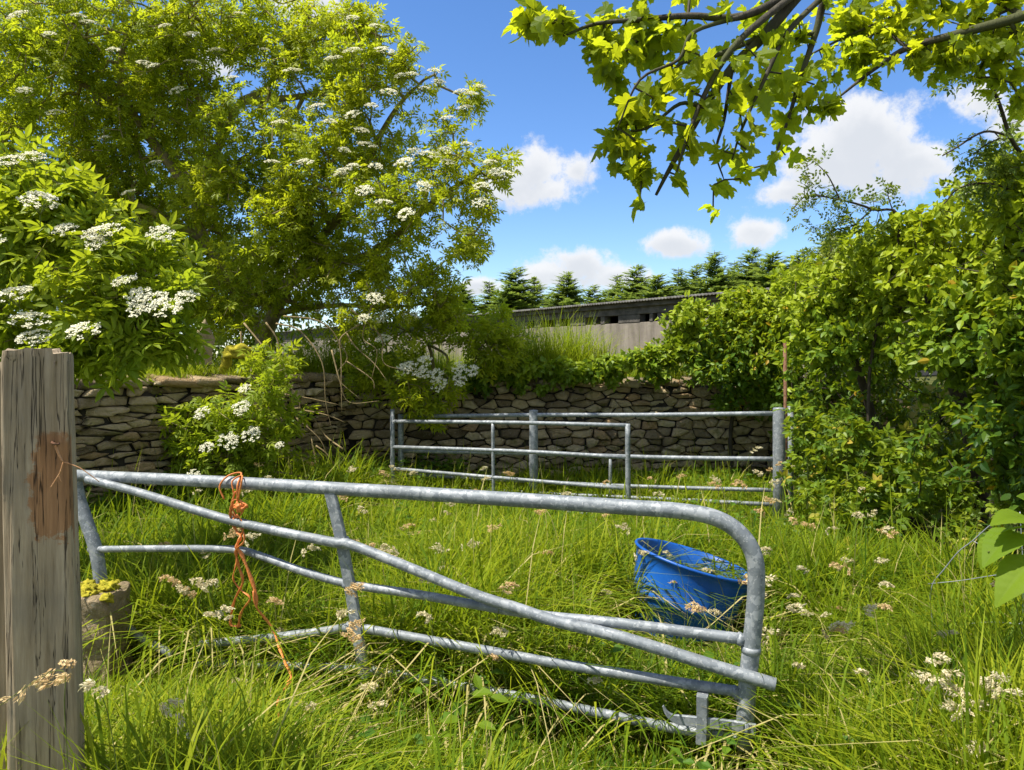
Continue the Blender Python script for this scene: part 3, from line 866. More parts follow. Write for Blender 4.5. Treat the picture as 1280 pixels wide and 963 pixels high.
# bare hanging stems of the elder in front of the wall
mb = MB(); off = np.array(elder.location)
for pts in ([(308, 400), (340, 440), (365, 487), (372, 520), (385, 545), (392, 560)], [(365, 487), (345, 520), (360, 548), (385, 560)], [(372, 512), (405, 515), (430, 530)],
            [(385, 545), (390, 580), (378, 605)], [(372, 520), (400, 545), (408, 580)], [(455, 405), (430, 425), (440, 450), (425, 475), (455, 500)], [(440, 450), (465, 470), (462, 490)],
            [(430, 420), (445, 440), (470, 455), (480, 480)], [(350, 495), (380, 500), (420, 500)], [(318, 470), (310, 490), (295, 470)], [(345, 530), (330, 570), (318, 600)], [(460, 380), (448, 420), (470, 440), (460, 470)],
            [(430, 560), (405, 545), (392, 520), (372, 505)], [(415, 440), (422, 470), (440, 500), (470, 505)], [(330, 405), (352, 430), (350, 470), (372, 500), (366, 540)], [(345, 400), (380, 420), (410, 460), (405, 500), (420, 540)], [(360, 395), (400, 400), (428, 430), (420, 480), (432, 520)],
            [(320, 430), (335, 470), (330, 510), (350, 550), (345, 590)], [(440, 390), (470, 420), (480, 455), (500, 470)], [(372, 505), (350, 515), (332, 508), (310, 520)], [(392, 560), (412, 570), (425, 600)], [(300, 420), (312, 455), (335, 480), (365, 487)]):
    Q = spline([W(x, y, 8.75 - .004 * i * abs(x - 380) / 30) + rng.normal(0, .03, 3) for i, (x, y) in enumerate(pts)], 5)
    mb.add(*tube(Q - off, np.linspace(.011, .003, len(Q)), 6))
mb.build('bare_branch', M['dead'], elder)

# ---- thorn tree filling in behind the elder
rng = np.random.default_rng(33)
T = blob_points([(20, 330, 100, 13.), (110, 360, 95, 13.), (200, 380, 85, 13.), (280, 400, 70, 13.), (350, 420, 45, 13.), (60, 240, 95, 13.), (160, 270, 95, 13.), (250, 300, 85, 13.), (330, 340, 70, 13.), (-60, 300, 110, 13.), (250, 210, 60, 13.), (40, 110, 90, 13.), (130, 90, 80, 13.), (20, 40, 80, 13.), (210, 60, 70, 13.), (370, 260, 60, 13.), (330, 390, 50, 12.8), (290, 350, 60, 12.8), (300, 440, 40, 12.5)], 80, rng, .5, .33, 1.3, 14)
woody('hawthorn_tree', (-6.2, 13.0, BZ), 'dense dark green thorn tree behind the elder, left of the shed', 'tree', [([np.array((-6.2, 13., BZ)), W(200, 400, 13.), W(180, 330, 13.), W(150, 260, 13.)], .16, .05), ([W(200, 400, 13.), W(300, 370, 13.), W(400, 340, 12.8)], .08, .03)],
      T, OVATE_LO, M['hawthorn'], M['dark_bark'], n=12, size=(.07, .13), r0=.006, step=.35, along=1, rng=rng, leafjit=.10)

# ---- elder shrub hanging over the middle of the wall
def px_blobs(L, Y): return [(a, b, r, Y + dy) for a, b, r, dy in L]


rng = np.random.default_rng(22)
T = blob_points(px_blobs([(500, 420, 42, 0), (545, 440, 42, -.1), (590, 430, 35, .1), (520, 480, 42, -.2), (560, 480, 35, -.2), (535, 515, 24, -.2), (480, 450, 35, .1), (610, 455, 26, .1), (470, 405, 35, .2), (610, 400, 35, .5), (440, 420, 35, .2), (560, 400, 35, .1), (620, 425, 35, .2), (640, 435, 25, .3), (455, 470, 30, .1)], 9.3), 210, rng, .5, .42, 2., 2)
sh, sk = woody('elder_shrub', (*W(545, 470, 9.85)[:2], 1.40), 'low elder shrub in flower hanging over the middle of the wall above the far gate', 'shrub',
               [([np.array((*W(545, 470, 9.85)[:2], 1.3)), W(535, 430, 9.6), W(500, 410, 9.4)], .03, .01), ([W(535, 430, 9.6), W(560, 450, 9.3), W(535, 490, 9.15)], .02, .008), ([W(535, 430, 9.6), W(590, 420, 9.5)], .02, .008)],
               T, ELDER_LO, M['elder'], M['elder_bark'], n=5, size=(.14, .22), along=1, rng=rng)
for (fx, fy) in [(475, 395), (512, 392), (530, 450), (512, 456), (573, 458), (527, 464), (545, 467), (575, 474), (548, 479), (505, 460), (480, 422), (590, 462)]:
    flower(sh, W(fx, fy, 8.85), random.uniform(.8, 1.1), (.9, 0))

# ---- small elder growing in front of the left wall
rng = np.random.default_rng(23)
T = blob_points(px_blobs([(255, 530, 36, 0), (295, 520, 40, 0), (330, 490, 34, .1), (325, 450, 26, .3), (275, 560, 40, 0), (320, 550, 36, 0), (235, 560, 30, 0), (345, 540, 24, 0), (225, 590, 30, 0), (300, 590, 40, 0), (355, 585, 35, .2), (400, 600, 30, .4), (345, 455, 26, .2), (365, 515, 22, .1), (215, 520, 26, 0), (200, 490, 22, .1), (330, 610, 30, 0)], 7.7), 190, rng, .5, .40, 2., 3)
T = sunclear(T, [W(x, y, 7.25) for x, y in ((302, 507), (252, 514), (285, 549), (313, 541))], .2)
sh, sk = woody('elder_sapling', W(290, 650, 7.9) * (1, 1, 0), 'young flowering elder in front of the left wall above the gate twine', 'shrub',
               [([W(290, 668, 7.9), W(285, 600, 7.8), W(290, 550, 7.75), W(325, 480, 7.8)], .022, .008), ([W(285, 600, 7.8), W(255, 545, 7.7)], .014, .006), ([W(285, 600, 7.8), W(340, 590, 7.8), W(395, 600, 8.)], .014, .006)],
               T, ELDER_HI, M['elder_near'], M['elder_bark'], n=5, size=(.13, .21), along=1, rng=rng)
for (fx, fy, s) in [(302, 507, 1.1), (252, 514, .85), (285, 549, 1.15), (313, 541, 1.), (349, 555, .5), (258, 558, .7), (305, 484, .6), (241, 592, .7)]:
    flower(sh, W(fx, fy, 7.25), s, (.75, 0))

# ---- flowering elder bush, close on the left
BUSH_FL = [(50, 245, 1.2), (14, 362, 1.1), (38, 394, 1.1), (42, 417, .95), (200, 288, .75), (185, 374, 1.25), (205, 380, 1.0), (232, 367, .7), (156, 347, .8), (172, 366, .8), (102, 408, 1.), (8, 196, .9), (42, 191, .8), (132, 283, .9), (118, 300, .7), (115, 20 + 270, .6), (80, 283, .7), (-20, 300, 1.)]
rng = np.random.default_rng(24)
T = blob_points([(25, 225, 45, 5.1), (75, 245, 48, 5.), (120, 290, 46, 5.), (45, 300, 60, 4.9), (175, 325, 46, 5.), (110, 350, 60, 4.8), (215, 365, 28, 4.9), (180, 390, 48, 4.8), (50, 380, 62, 4.7), (125, 415, 52, 4.7), (20, 425, 52, 4.7), (210, 420, 30, 4.9), (145, 452, 26, 4.6),
                 (-60, 300, 80, 4.9), (-70, 420, 80, 4.8), (80, 440, 40, 4.7), (80, 330, 60, 5.5), (150, 400, 60, 5.4)], 400, rng, .5, .40, 3.2, 4)
T = sunclear(T, [W(x, y, 4.3) for x, y, _ in BUSH_FL], .20)
sh, sk = woody('elder_bush', (-3.35, 5.35, 0), 'elder bush with big cream flower heads close behind the wooden post', 'bush',
               [([np.array((-3.35, 5.35, -.05)), W(60, 480, 5.2), W(90, 400, 5.1), W(60, 320, 5.), W(40, 240, 5.)], .022, .008), ([W(90, 400, 5.1), W(160, 410, 4.95), W(190, 350, 5.)], .016, .006), ([np.array((-3.35, 5.35, -.05)), W(40, 480, 5.1), W(10, 400, 4.9), W(-60, 330, 4.9)], .02, .008)],
               T, ELDER_HI, M['elder_near'], M['elder_bark'], n=5, size=(.15, .24), r0=.003, along=1, rng=rng)
for (fx, fy, s) in BUSH_FL:
    flower(sh, W(fx, fy, 4.3), s * 1.0, (.62, .1))

# ---- ivy clump on the wall, ivy mat along the wall top
rng = np.random.default_rng(25)
bl = [(880, 400, 36, 9.5), (920, 395, 36, 9.4), (960, 405, 34, 9.3), (900, 440, 45, 9.35), (950, 450, 42, 9.3), (925, 485, 34, 9.4), (965, 480, 30, 9.3), (860, 420, 28, 9.6), (875, 460, 26, 9.6), (985, 420, 40, 9.2), (900, 420, 40, 9.8), (940, 430, 45, 9.8), (905, 505, 16, 9.75), (955, 505, 20, 9.6), (845, 408, 26, 9.6), (862, 392, 24, 9.5), (900, 378, 22, 9.5), (940, 376, 24, 9.4), (985, 390, 32, 9.), (1000, 450, 30, 8.6)]
T = blob_points(bl, 620, rng, .4, .30, 2.6, 5)
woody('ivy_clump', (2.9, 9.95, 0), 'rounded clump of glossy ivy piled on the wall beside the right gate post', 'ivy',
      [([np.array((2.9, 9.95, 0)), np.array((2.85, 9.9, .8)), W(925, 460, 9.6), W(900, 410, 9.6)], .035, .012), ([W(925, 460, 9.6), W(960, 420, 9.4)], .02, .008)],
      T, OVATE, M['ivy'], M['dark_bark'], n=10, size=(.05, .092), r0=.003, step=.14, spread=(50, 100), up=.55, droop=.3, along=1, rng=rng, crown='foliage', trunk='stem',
      tintfn=lambda P: np.clip(.46 + .55 * (P[:, 2] - 1.6) + .3 * (vnoise(P, 2.5, 8) - .5), 0, 1))  # leaf tint rises with height, painting the clump's lit top
rng = np.random.default_rng(26)
bl = [(x, 464 - max(0, (x - 760)) * .34 - 4 * sin(x * .05), 17 + 3 * sin(x * .11), 9.75 - .0001 * x) for x in range(585, 880, 12)] + [(650, 480, 13, 9.65), (680, 486, 10, 9.65), (820, 470, 15, 9.6), (600, 480, 14, 9.6), (765, 475, 9, 9.65), (840, 445, 20, 9.6)]
T = blob_points(bl, 900, rng, .6, .25, 3., 6)
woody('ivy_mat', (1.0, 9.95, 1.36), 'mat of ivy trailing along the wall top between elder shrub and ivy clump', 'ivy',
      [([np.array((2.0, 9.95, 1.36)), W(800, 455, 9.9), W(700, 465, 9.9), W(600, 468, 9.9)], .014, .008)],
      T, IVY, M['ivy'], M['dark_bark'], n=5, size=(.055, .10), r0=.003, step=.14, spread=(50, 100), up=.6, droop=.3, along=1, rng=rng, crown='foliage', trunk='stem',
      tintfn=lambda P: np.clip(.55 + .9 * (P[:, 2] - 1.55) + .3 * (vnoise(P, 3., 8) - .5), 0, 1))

# ---- tall hedge on the right: outer clumps with hollows, and a dense inside
rng = np.random.default_rng(27)
bl = [(1012, 385, 38, 7.3), (1050, 345, 45, 7.1), (1095, 315, 48, 6.8), (1140, 300, 46, 6.4), (1190, 285, 52, 6.), (1245, 265, 60, 5.5), (1300, 250, 70, 5.), (1040, 395, 40, 7.), (1090, 370, 52, 6.7), (1140, 350, 52, 6.3), (1195, 345, 62, 5.9), (1250, 345, 66, 5.4),
      (1010, 430, 34, 7.2), (1040, 445, 36, 7.), (1000, 480, 22, 7.3), (1085, 425, 38, 6.8), (1150, 420, 45, 6.2), (1195, 430, 52, 5.8), (1255, 440, 62, 5.2), (1310, 430, 80, 4.9), (1180, 470, 32, 5.9), (1235, 510, 48, 5.5), (1280, 530, 60, 5.), (1245, 575, 40, 5.4), (1290, 610, 50, 5.), (1215, 560, 30, 5.7), (1225, 235, 34, 5.5), (1270, 205, 36, 5.2), (1280, 150, 28, 5.1), (1195, 250, 26, 5.8), (1240, 400, 40, 5.9)]
T1 = blob_points(bl, 500, rng, .42, .36, 2.4, 7)
n2 = 3800
T2 = np.stack((rng.uniform(3.1, 4.9, n2), rng.uniform(3.8, 10.2, n2), rng.uniform(.15, 2.85, n2)), 1)
T2 = T2[(T2[:, 0] > 3.25 + .25 * np.sin(T2[:, 1] * 2)) & (vnoise(T2, 2., 3) > .30)]
T12 = np.vstack((T1, T2)); hx_ = CX + T12[:, 0] / T12[:, 1] * F; hy_ = HY - (T12[:, 2] - H) / T12[:, 1] * F
for (a, b, ra, rb) in ((1115, 520, 42, 48), (1150, 690, 55, 34), (1225, 700, 50, 30), (1235, 640, 30, 22), (1160, 480, 26, 26), (1185, 545, 20, 18)):     # hollows
    k = ((hx_ - a) / ra) ** 2 + ((hy_ - b) / rb) ** 2 > 1; k |= T12[:, 0] > 4.1; T12, hx_, hy_ = T12[k], hx_[k], hy_[k]
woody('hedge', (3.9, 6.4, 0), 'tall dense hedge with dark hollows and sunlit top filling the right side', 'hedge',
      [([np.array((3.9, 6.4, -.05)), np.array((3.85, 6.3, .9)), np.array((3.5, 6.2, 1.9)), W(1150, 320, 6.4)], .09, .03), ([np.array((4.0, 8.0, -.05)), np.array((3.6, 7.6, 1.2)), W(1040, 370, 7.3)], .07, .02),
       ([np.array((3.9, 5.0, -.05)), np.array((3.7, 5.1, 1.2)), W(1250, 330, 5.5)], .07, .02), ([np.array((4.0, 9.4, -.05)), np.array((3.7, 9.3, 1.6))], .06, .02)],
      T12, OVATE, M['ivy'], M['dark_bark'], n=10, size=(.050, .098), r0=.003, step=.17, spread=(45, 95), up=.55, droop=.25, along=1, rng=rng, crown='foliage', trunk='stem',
      tintfn=lambda P: np.clip(.40 + .55 * np.clip(P[:, 2] - 1.45, -.4, 1.2) - .16 * (P[:, 0] - 2.8) + .45 * (vnoise(P, 2.2, 8) - .5), 0, 1))  # sunlit upper left and shaded depth put into the leaf tint

# ---- bramble thicket at the foot of the hedge
rng = np.random.default_rng(28)
bl = [(1015, 545, 36, 7.), (1050, 570, 42, 6.8), (1095, 560, 38, 6.6), (1135, 575, 40, 6.4), (1010, 600, 40, 6.9), (1055, 625, 45, 6.5), (1105, 620, 45, 6.3), (1155, 610, 40, 6.2), (1195, 625, 34, 6.), (1005, 650, 34, 6.7), (1050, 665, 34, 6.3), (1090, 660, 26, 6.2), (1200, 660, 24, 5.8), (1000, 680, 26, 6.3), (1035, 690, 26, 6.0), (1060, 690, 24, 5.9), (1210, 575, 32, 5.6), (1255, 560, 36, 5.2), (1250, 620, 26, 5.3), (1010, 510, 26, 7.1), (1065, 535, 24, 6.7)]
T = blob_points(bl, 330, rng, .5, .38, 2.6, 8)
woody('bramble_bush', (2.85, 6.7, 0), 'loose leafy bramble thicket at the foot of the hedge right of the gate post', 'bush',
      [([np.array((2.85, 6.7, -.03)), np.array((2.8, 6.65, .35)), W(1060, 600, 6.6), W(1040, 545, 6.8)], .012, .006), ([np.array((3.3, 6.4, -.03)), np.array((3.2, 6.3, .4)), W(1130, 590, 6.3)], .012, .006), ([np.array((2.7, 7.0, -.03)), W(1010, 600, 6.9), W(1005, 520, 7.1)], .012, .005), ([np.array((3.4, 5.9, -.03)), W(1190, 640, 5.9)], .01, .005)],
      T, BRAMBLE, M['bramble'], M['stem'], n=4, size=(.085, .14), r0=.0025, step=.13, spread=(40, 90), up=.7, droop=.2, along=1, rng=rng, crown='foliage', trunk='stem')

# ---- arching wild rose shoots above the hedge
rng = np.random.default_rng(29)
limbs = [([np.array((3.55, 5.6, -.05)), np.array((3.5, 5.5, 1.5)), W(1290, 250, 5.1), W(1262, 170, 4.9), W(1240, 110, 4.8), W(1205, 80, 4.8), W(1180, 95, 4.8)], .02, .005),
         ([W(1262, 170, 4.9), W(1230, 165, 4.8), W(1195, 185, 4.8), W(1178, 195, 4.8)], .009, .004), ([W(1290, 250, 5.1), W(1240, 230, 5.), W(1200, 235, 5.), W(1180, 255, 5.)], .009, .004),
         ([W(1240, 110, 4.8), W(1265, 70, 4.8), W(1285, 40, 4.8)], .009, .004),
         ([np.array((3.3, 6.9, -.05)), np.array((3.2, 6.8, 1.6)), W(1125, 285, 6.4), W(1090, 262, 6.4), W(1050, 250, 6.4), W(1010, 245, 6.4), W(990, 262, 6.4)], .018, .004),
         ([W(1050, 250, 6.4), W(1035, 220, 6.4), W(1018, 202, 6.4)], .008, .003), ([W(1090, 262, 6.4), W(1060, 285, 6.4), W(1015, 285, 6.4)], .008, .003), ([W(1125, 285, 6.4), W(1110, 245, 6.4), W(1115, 228, 6.4)], .007, .003)]
T = blob_points([(1265, 200, 36, 5.), (1240, 185, 30, 4.9), (1200, 190, 22, 4.9), (1215, 235, 28, 5.), (1255, 235, 30, 5.), (1250, 120, 22, 4.8), (1210, 85, 24, 4.8), (1185, 92, 14, 4.8), (1265, 80, 26, 4.8), (1270, 150, 25, 4.9),
                 (1020, 240, 20, 6.4), (995, 258, 15, 6.4), (1018, 205, 14, 6.4), (1045, 245, 20, 6.4), (1050, 280, 22, 6.4), (1010, 285, 16, 6.4), (1090, 258, 18, 6.4), (1113, 235, 12, 6.4), (1030, 300, 16, 6.4), (1080, 285, 20, 6.5)], 640, rng, .5, .38, 4., 9)
woody('wild_rose', (3.4, 6.2, 0), 'wild rose with thin arching shoots of small leaves standing above the hedge', 'shrub', limbs, T, ROSE, M['rose'], M['dark_bark'], n=3, size=(.10, .15), r0=.002, step=.12, jit=.3,
      spread=(35, 85), up=.7, rng=rng, crown='foliage', trunk='stem')

# ---- yellow-green tree beyond the hedge
rng = np.random.default_rng(30)
T = blob_points([(1040, 315, 26, 25), (1060, 345, 30, 25), (1010, 350, 30, 25), (985, 362, 18, 25), (1035, 370, 30, 25), (1075, 320, 22, 25.5), (1090, 370, 35, 26)], 95, rng, .5, .36, 1.2, 10)
woody('ash_tree', (*W(1045, 400, 25)[:2], BZ), 'feathery yellow-green tree between the shed roof end and the hedge', 'tree', [([np.array((*W(1045, 400, 25.3)[:2], BZ)), W(1045, 370, 25.2), W(1042, 330, 25.1)], .10, .03)],
      T, ELDER_LO, M['ashleaf'], M['dark_bark'], n=6, size=(.26, .42), r0=.012, step=.4, along=1, rng=rng)

# ---- maple boughs hanging in from the upper right, trunk right of the viewpoint
rng = np.random.default_rng(31)
lim = [([np.array((4.4, .9, -.1)), np.array((4.35, .95, 1.6)), np.array((4.2, 1.2, 3.0)), np.array((3.4, 1.9, 4.0))], .20, .07),
       ([np.array((3.4, 1.9, 4.0)), np.array((2.2, 2.6, 3.95)), W(1085, -90, 2.95), W(1010, -20, 3.0), W(955, 45, 3.0), W(915, 85, 3.02), W(880, 135, 3.05), W(852, 185, 3.05), W(835, 215, 3.05), W(820, 244, 3.05)], .034, .006),
       ([W(1010, -20, 3.), W(930, 20, 2.95), W(860, 20, 2.95), W(800, 25, 2.95), W(745, 30, 2.95), W(705, 45, 2.95)], .018, .005),
       ([W(1085, -90, 2.95), W(1035, -10, 3.15), W(1020, 40, 3.2), W(1000, 100, 3.2), W(985, 150, 3.2), W(965, 205, 3.2)], .022, .004),
       ([W(955, 45, 3.), W(880, 75, 3.), W(850, 80, 3.), W(830, 110, 3.)], .012, .004), ([W(880, 135, 3.05), W(850, 130, 3.), W(810, 160, 3.), W(775, 165, 3.)], .010, .003),
       ([W(915, 85, 3.02), W(905, 150, 3.1), W(895, 190, 3.1), W(905, 225, 3.1)], .009, .003),
       ([np.array((3.4, 1.9, 4.0)), np.array((3.4, 3.0, 3.9)), W(1400, -20, 3.9), W(1280, 20, 4.0), W(1200, 42, 4.1), W(1135, 60, 4.2), W(1095, 85, 4.2), W(1048, 122, 4.2)], .045, .006),
       ([W(1280, 20, 4.), W(1200, -15, 4.3), W(1120, 20, 4.4), W(1060, 45, 4.4), W(1000, 75, 4.4)], .016, .005),
       ([W(1135, 60, 4.2), W(1100, 40, 4.3), W(1060, 70, 4.3)], .010, .004), ([W(1010, -20, 3.), W(925, 50, 2.85), W(885, 110, 2.85), W(860, 170, 2.85), W(846, 215, 2.9)], .016, .004), ([W(1035, -10, 3.15), W(985, 40, 3.), W(960, 90, 2.95), W(928, 160, 2.95), W(915, 200, 3.)], .013, .003),
       ([W(930, 20, 2.95), W(868, 40, 2.8), W(848, 75, 2.8), W(800, 100, 2.8), W(772, 160, 2.85)], .010, .003), ([W(1020, 40, 3.2), W(975, 60, 3.2), W(945, 110, 3.2)], .009, .003)]
near = [(665, 25, 14, 2.95), (690, 30, 24, 2.95), (735, 25, 36, 2.95), (780, 60, 30, 2.95), (770, 20, 32, 3.), (820, 45, 42, 3.), (760, 90, 12, 2.95), (690, 70, 8, 2.95), (830, 115, 40, 3.), (785, 145, 22, 3.), (790, 205, 22, 3.), (765, 175, 13, 3.), (845, 165, 32, 3.1), (848, 215, 20, 3.05), (870, 60, 45, 3.05),
        (920, 40, 50, 3.05), (905, 110, 42, 3.1), (950, 95, 45, 3.15), (930, 150, 22, 3.1), (905, 200, 12, 3.1), (970, 50, 45, 3.2), (990, 115, 34, 3.2), (1030, 135, 14, 3.2), (1010, 160, 12, 3.2), (990, 165, 12, 3.2), (1010, 60, 40, 3.2), (740, 60, 20, 2.95),
        (900, -40, 60, 3.), (820, -40, 60, 3.), (980, -40, 60, 3.)]
farb = [(1040, 60, 42, 4.3), (1090, 35, 42, 4.3), (1140, 25, 40, 4.3), (1190, 20, 42, 4.2), (1245, 25, 40, 4.1), (1080, 75, 24, 4.3), (1140, 75, 16, 4.2), (1165, 60, 18, 4.2), (1250, 60, 26, 4.1), (1215, 60, 20, 4.1), (1010, 90, 34, 4.4), (960, 120, 30, 4.4), (1060, 20, 45, 4.5), (1150, -30, 60, 4.3), (1240, -30, 60, 4.2), (1270, 90, 30, 4.2), (1275, 130, 20, 4.2), (1200, 60, 34, 4.2), (1250, 60, 34, 4.2), (1180, 75, 24, 4.2), (1110, 60, 30, 4.3), (1230, 95, 20, 4.3)]
along_ = [q + rng.normal(0, .07, 3) for (pts, a, b) in lim[1:] for q in spline(pts, 4)[4::2] if q[1] > 2.7]
T = np.vstack((np.array(along_), blob_points(near, 210, rng, .5, .46, 4., 11), blob_points(farb, 420, rng, .5, .36, 3., 12)))
woody('maple_tree', (4.4, .9, 0), 'maple with dark twisting boughs of backlit lobed leaves hanging into the upper right', 'tree', lim, T, MAPLE, M['maple'], M['maple_bark'],
      n=3, size=(.040, .098), r0=.0036, step=.09, jit=.5, spread=(40, 100), up=.55, droop=.55, along=1, rng=rng, leafjit=.012)

# ---- hazel sprig with big leaves at the right edge
rng = np.random.default_rng(32); root = np.array((1.62, 2.25, 0)); hz = empty('hazel_sapling', root, 'hazel sapling with a few large bright leaves at the right edge', 'sapling')
mb = MB(); st = [np.array((0, 0, 0.)), np.array((.03, -.02, .5)), W(1300, 680, 2.15) - root, W(1262, 655, 2.1) - root]; mb.add(*tube(spline(st, 6), np.linspace(.008, .003, 19), 6))
br = [(W(1290, 690, 2.15), W(1235, 690, 2.05)), (W(1295, 720, 2.15), W(1255, 715, 2.05)), (W(1290, 660, 2.1), W(1255, 655, 2.1))]
for a, b in br: mb.add(*tube(spline([a - root, (a + b) / 2 - root + (0, 0, .01), b - root], 4), .002, 5))
mb.build('stem', M['stem'], hz)
def big_leaf():
    """heart-shaped blade on a grid, puckered between its side veins, with raised ribs"""
    nu, nv = 17, 22; v = np.linspace(0, 1, nv); u = np.linspace(-1, 1, nu)
    hw = .43 * np.sin(pi * np.clip(v, 0, 1) ** .62) ** .75 * (1 - .35 * v); hw[-1] = 0; hw[0] = .02
    Ug, Vg = np.meshgrid(u, v); X = Ug * hw[:, None]; Y = Vg - .10 * np.abs(Ug) ** 1.5 * (1 - Vg) + .012 * np.cos(Vg * 60) * (np.abs(Ug) > .95)
    rip = np.cos((Vg - .55 * np.abs(X)) * 2 * pi * 6.5); Z = -.30 * Vg ** 2 + .35 * np.abs(X) - .5 * X ** 2 + .012 * rip * np.minimum(1, np.abs(Ug) * 4) * (1 - Vg)
    P = np.stack((X, Y, Z), -1).reshape(-1, 3); ii = np.arange(nu * nv).reshape(nv, nu)
    q = np.stack((ii[:-1, :-1], ii[:-1, 1:], ii[1:, 1:], ii[1:, :-1]), -1).reshape(-1, 4)
    return P, np.vstack((q[:, [0, 1, 2]], q[:, [0, 2, 3]]))


BIG = big_leaf()
for (a, b, d, n_, s) in [((1266, 668), 0, (-.8, -.3, -.35), (-.2, -.25, .95), .13), ((1290, 705), 0, (-.75, -.2, -.45), (-.3, -.35, .85), .15), ((1282, 648), 0, (-.8, -.3, .15), (.1, -.2, .95), .12), ((1300, 640), 0, (-.5, -.4, .5), (.3, -.5, .8), .11), ((1242, 676), 0, (-.6, -.1, -.75), (-.6, -.35, .7), .085), ((1285, 660), 0, (-.9, .1, .0), (-.2, .3, .9), .10), ((1270, 725), 0, (-.7, -.4, -.2), (-.1, -.2, .95), .09)]:
    mb = MB(); place(mb, BIG, (W(*a, 2.05 + random.uniform(-.06, .06)) - root)[None], np.array((d,)), np.array((n_,)), s, random.uniform(.3, .8)); mb.build('leaf', M['hazel'], hz)

# ------------------------------------------------------------------ near gate
GA, GB = np.array((-2.50, 4.35)), np.array((1.012, 3.15)); GD = GB - GA; GN = np.array((GD[1], -GD[0])) / np.linalg.norm(GD)
if GN[1] > 0: GN = -GN


def G(px, py, o=0.):
    k = (px - CX) / F; t = (k * GA[1] - GA[0]) / (GD[0] - k * GD[1]); p = GA + t * GD
    q = W(px, py, p[1]); return q + np.array((*GN, 0)) * o


gate = empty('field_gate', (*((GA + GB) / 2), 0), 'near bent galvanised field gate with five bars and a diagonal brace', 'gate'); off = np.array(gate.location)


def bar(name, pts, r, o=0., n=14, parent=None, k=7, hollow=False, flat=None):
    Q = spline([G(x, y, o) for x, y in pts], k) - off; mb = MB()
    if isinstance(r, tuple): r = np.linspace(r[0], r[1], len(Q))
    rr = np.broadcast_to(np.asarray(r, float), (len(Q),)).copy()
    rr = rr * (1 + .025 * (vnoise(Q, 9., 3) - .5))
    if hollow:
        e = unit(Q[-1] - Q[-2]); Q2 = np.vstack((Q, Q[-1] + e * .001, Q[-1] + e * .0012)); r2 = np.append(rr, [rr[-1] * .98, rr[-1] * .80]); mb.add(*tube(Q2, r2, n, False))
        mb.add(*tube([Q[-1] + e * .0012, Q[-1] - e * .02], rr[-1] * .80, n, True), mat=1)
    else:
        mb.add(*tube(Q, rr, n))
    return mb.build(name, [M['galv'], M['dark_hole']], parent or gate)


bar('top_rail', [(93, 594), (200, 599), (300, 604), (420, 611), (600, 622), (780, 634), (850, 639), (895, 648), (925, 667), (943, 697), (945, 740), (940, 800), (934, 860), (930, 935)], (.031, .0375), k=8, n=18)
bar('hinge_upright', [(94, 600), (99, 625), (109, 655), (119, 685), (125, 720), (127, 760), (127, 815)], .036, n=16)
bar('brace', [(117, 598), (180, 614), (300, 650), (418, 675), (445, 679), (519, 708), (600, 741), (650, 757), (698, 773), (780, 793), (900, 830), (969, 851)], (.023, .027), .042, hollow=True)
bar('rail', [(112, 687), (200, 686), (290, 687), (325, 695), (380, 715), (440, 731), (520, 743), (600, 757), (680, 770), (780, 780), (935, 800)], (.018, .0235))
bar('rail', [(250, 806), (300, 801), (350, 796), (400, 790), (443, 785), (500, 794), (600, 812), (700, 830), (820, 849), (930, 866)], (.021, .0225))
bar('rail', [(152, 769), (170, 782), (190, 796), (225, 815)], .022, .05, hollow=True)
bar('rail', [(250, 829), (340, 832), (400, 834), (455, 836), (520, 848), (600, 862), (700, 881), (820, 906), (930, 926)], (.019, .0215))


def strip(name, pts, wx, th=.012, o=0., parent=None, mat_=None):
    """flat bar running along the given pixels in the gate plane"""
    Q = spline([G(x, y, o) for x, y in pts], 5) - off; mb = MB(); T = unit(np.gradient(Q, axis=0)); nn = np.array((*GN, 0)); rows = []
    S = unit(np.cross(T, nn))
    for s, d in ((-1, .5), (-.85, 1), (.85, 1), (1, .5), (1, -.5), (.85, -1), (-.85, -1), (-1, -.5)):
        rows.append(Q + S * (s * np.reshape(wx, (-1, 1)) / 2) + nn * (d * th / 2))
    V = np.stack(rows, 1).reshape(-1, 3); m = len(Q); ii = np.arange(m * 8).reshape(m, 8)
    mb.add(V, [np.stack((ii[:-1], np.roll(ii, -1, 1)[:-1], np.roll(ii, -1, 1)[1:], ii[1:]), -1).reshape(-1, 4), np.vstack((ii[0][::-1], ii[-1]))])
    return mb.build(name, mat_ or M['galv'], parent or gate, smooth=False)


strip('upright', [(414, 614), (424, 655), (436, 715), (447, 780), (457, 846)], .062, .026, .012)
strip('latch_plate', [(879, 864), (879, 890), (878, 922)], .046, .066, .036)
strip('latch_bar', [(831, 876), (835, 884), (842, 890), (852, 893), (880, 896), (915, 900), (945, 905)], np.interp(np.arange(31) / 5, [0, 1, 2, 3, 6], [.006, .016, .030, .042, .046]), .016, .052)
mb = MB(); p = G(934, 905, .062) - off; mb.add(*tube([p + (0, 0, .028), p - (0, 0, .028)], .009, 8)); mb.build('pin', M['galv'], gate)
for (x, y, r) in ((939, 812, .0405), (934, 846, .0405)):     # weld collars round the end upright
    mb = MB(); a, b = G(x, y - 4) - off, G(x - .5, y + 4) - off; mb.add(*tube([a, (a + b) / 2, b], [r * .97, r, r * .97], 16)); mb.build('collar', M['galv'], gate)
for (x, y, r) in ((935, 800, .026), (929, 866, .025), (931, 926, .024), (440, 731, .024), (443, 785, .024), (440, 678, .026)):     # weld beads where rails meet the uprights
    mb = MB(); lump(mb, G(x - 10 if x > 900 else x - 7, y - .5, .004) - off, (r * .8, r * 1.0, r * 1.05), x, .22, n=8); mb.build('weld', M['galv'], gate)

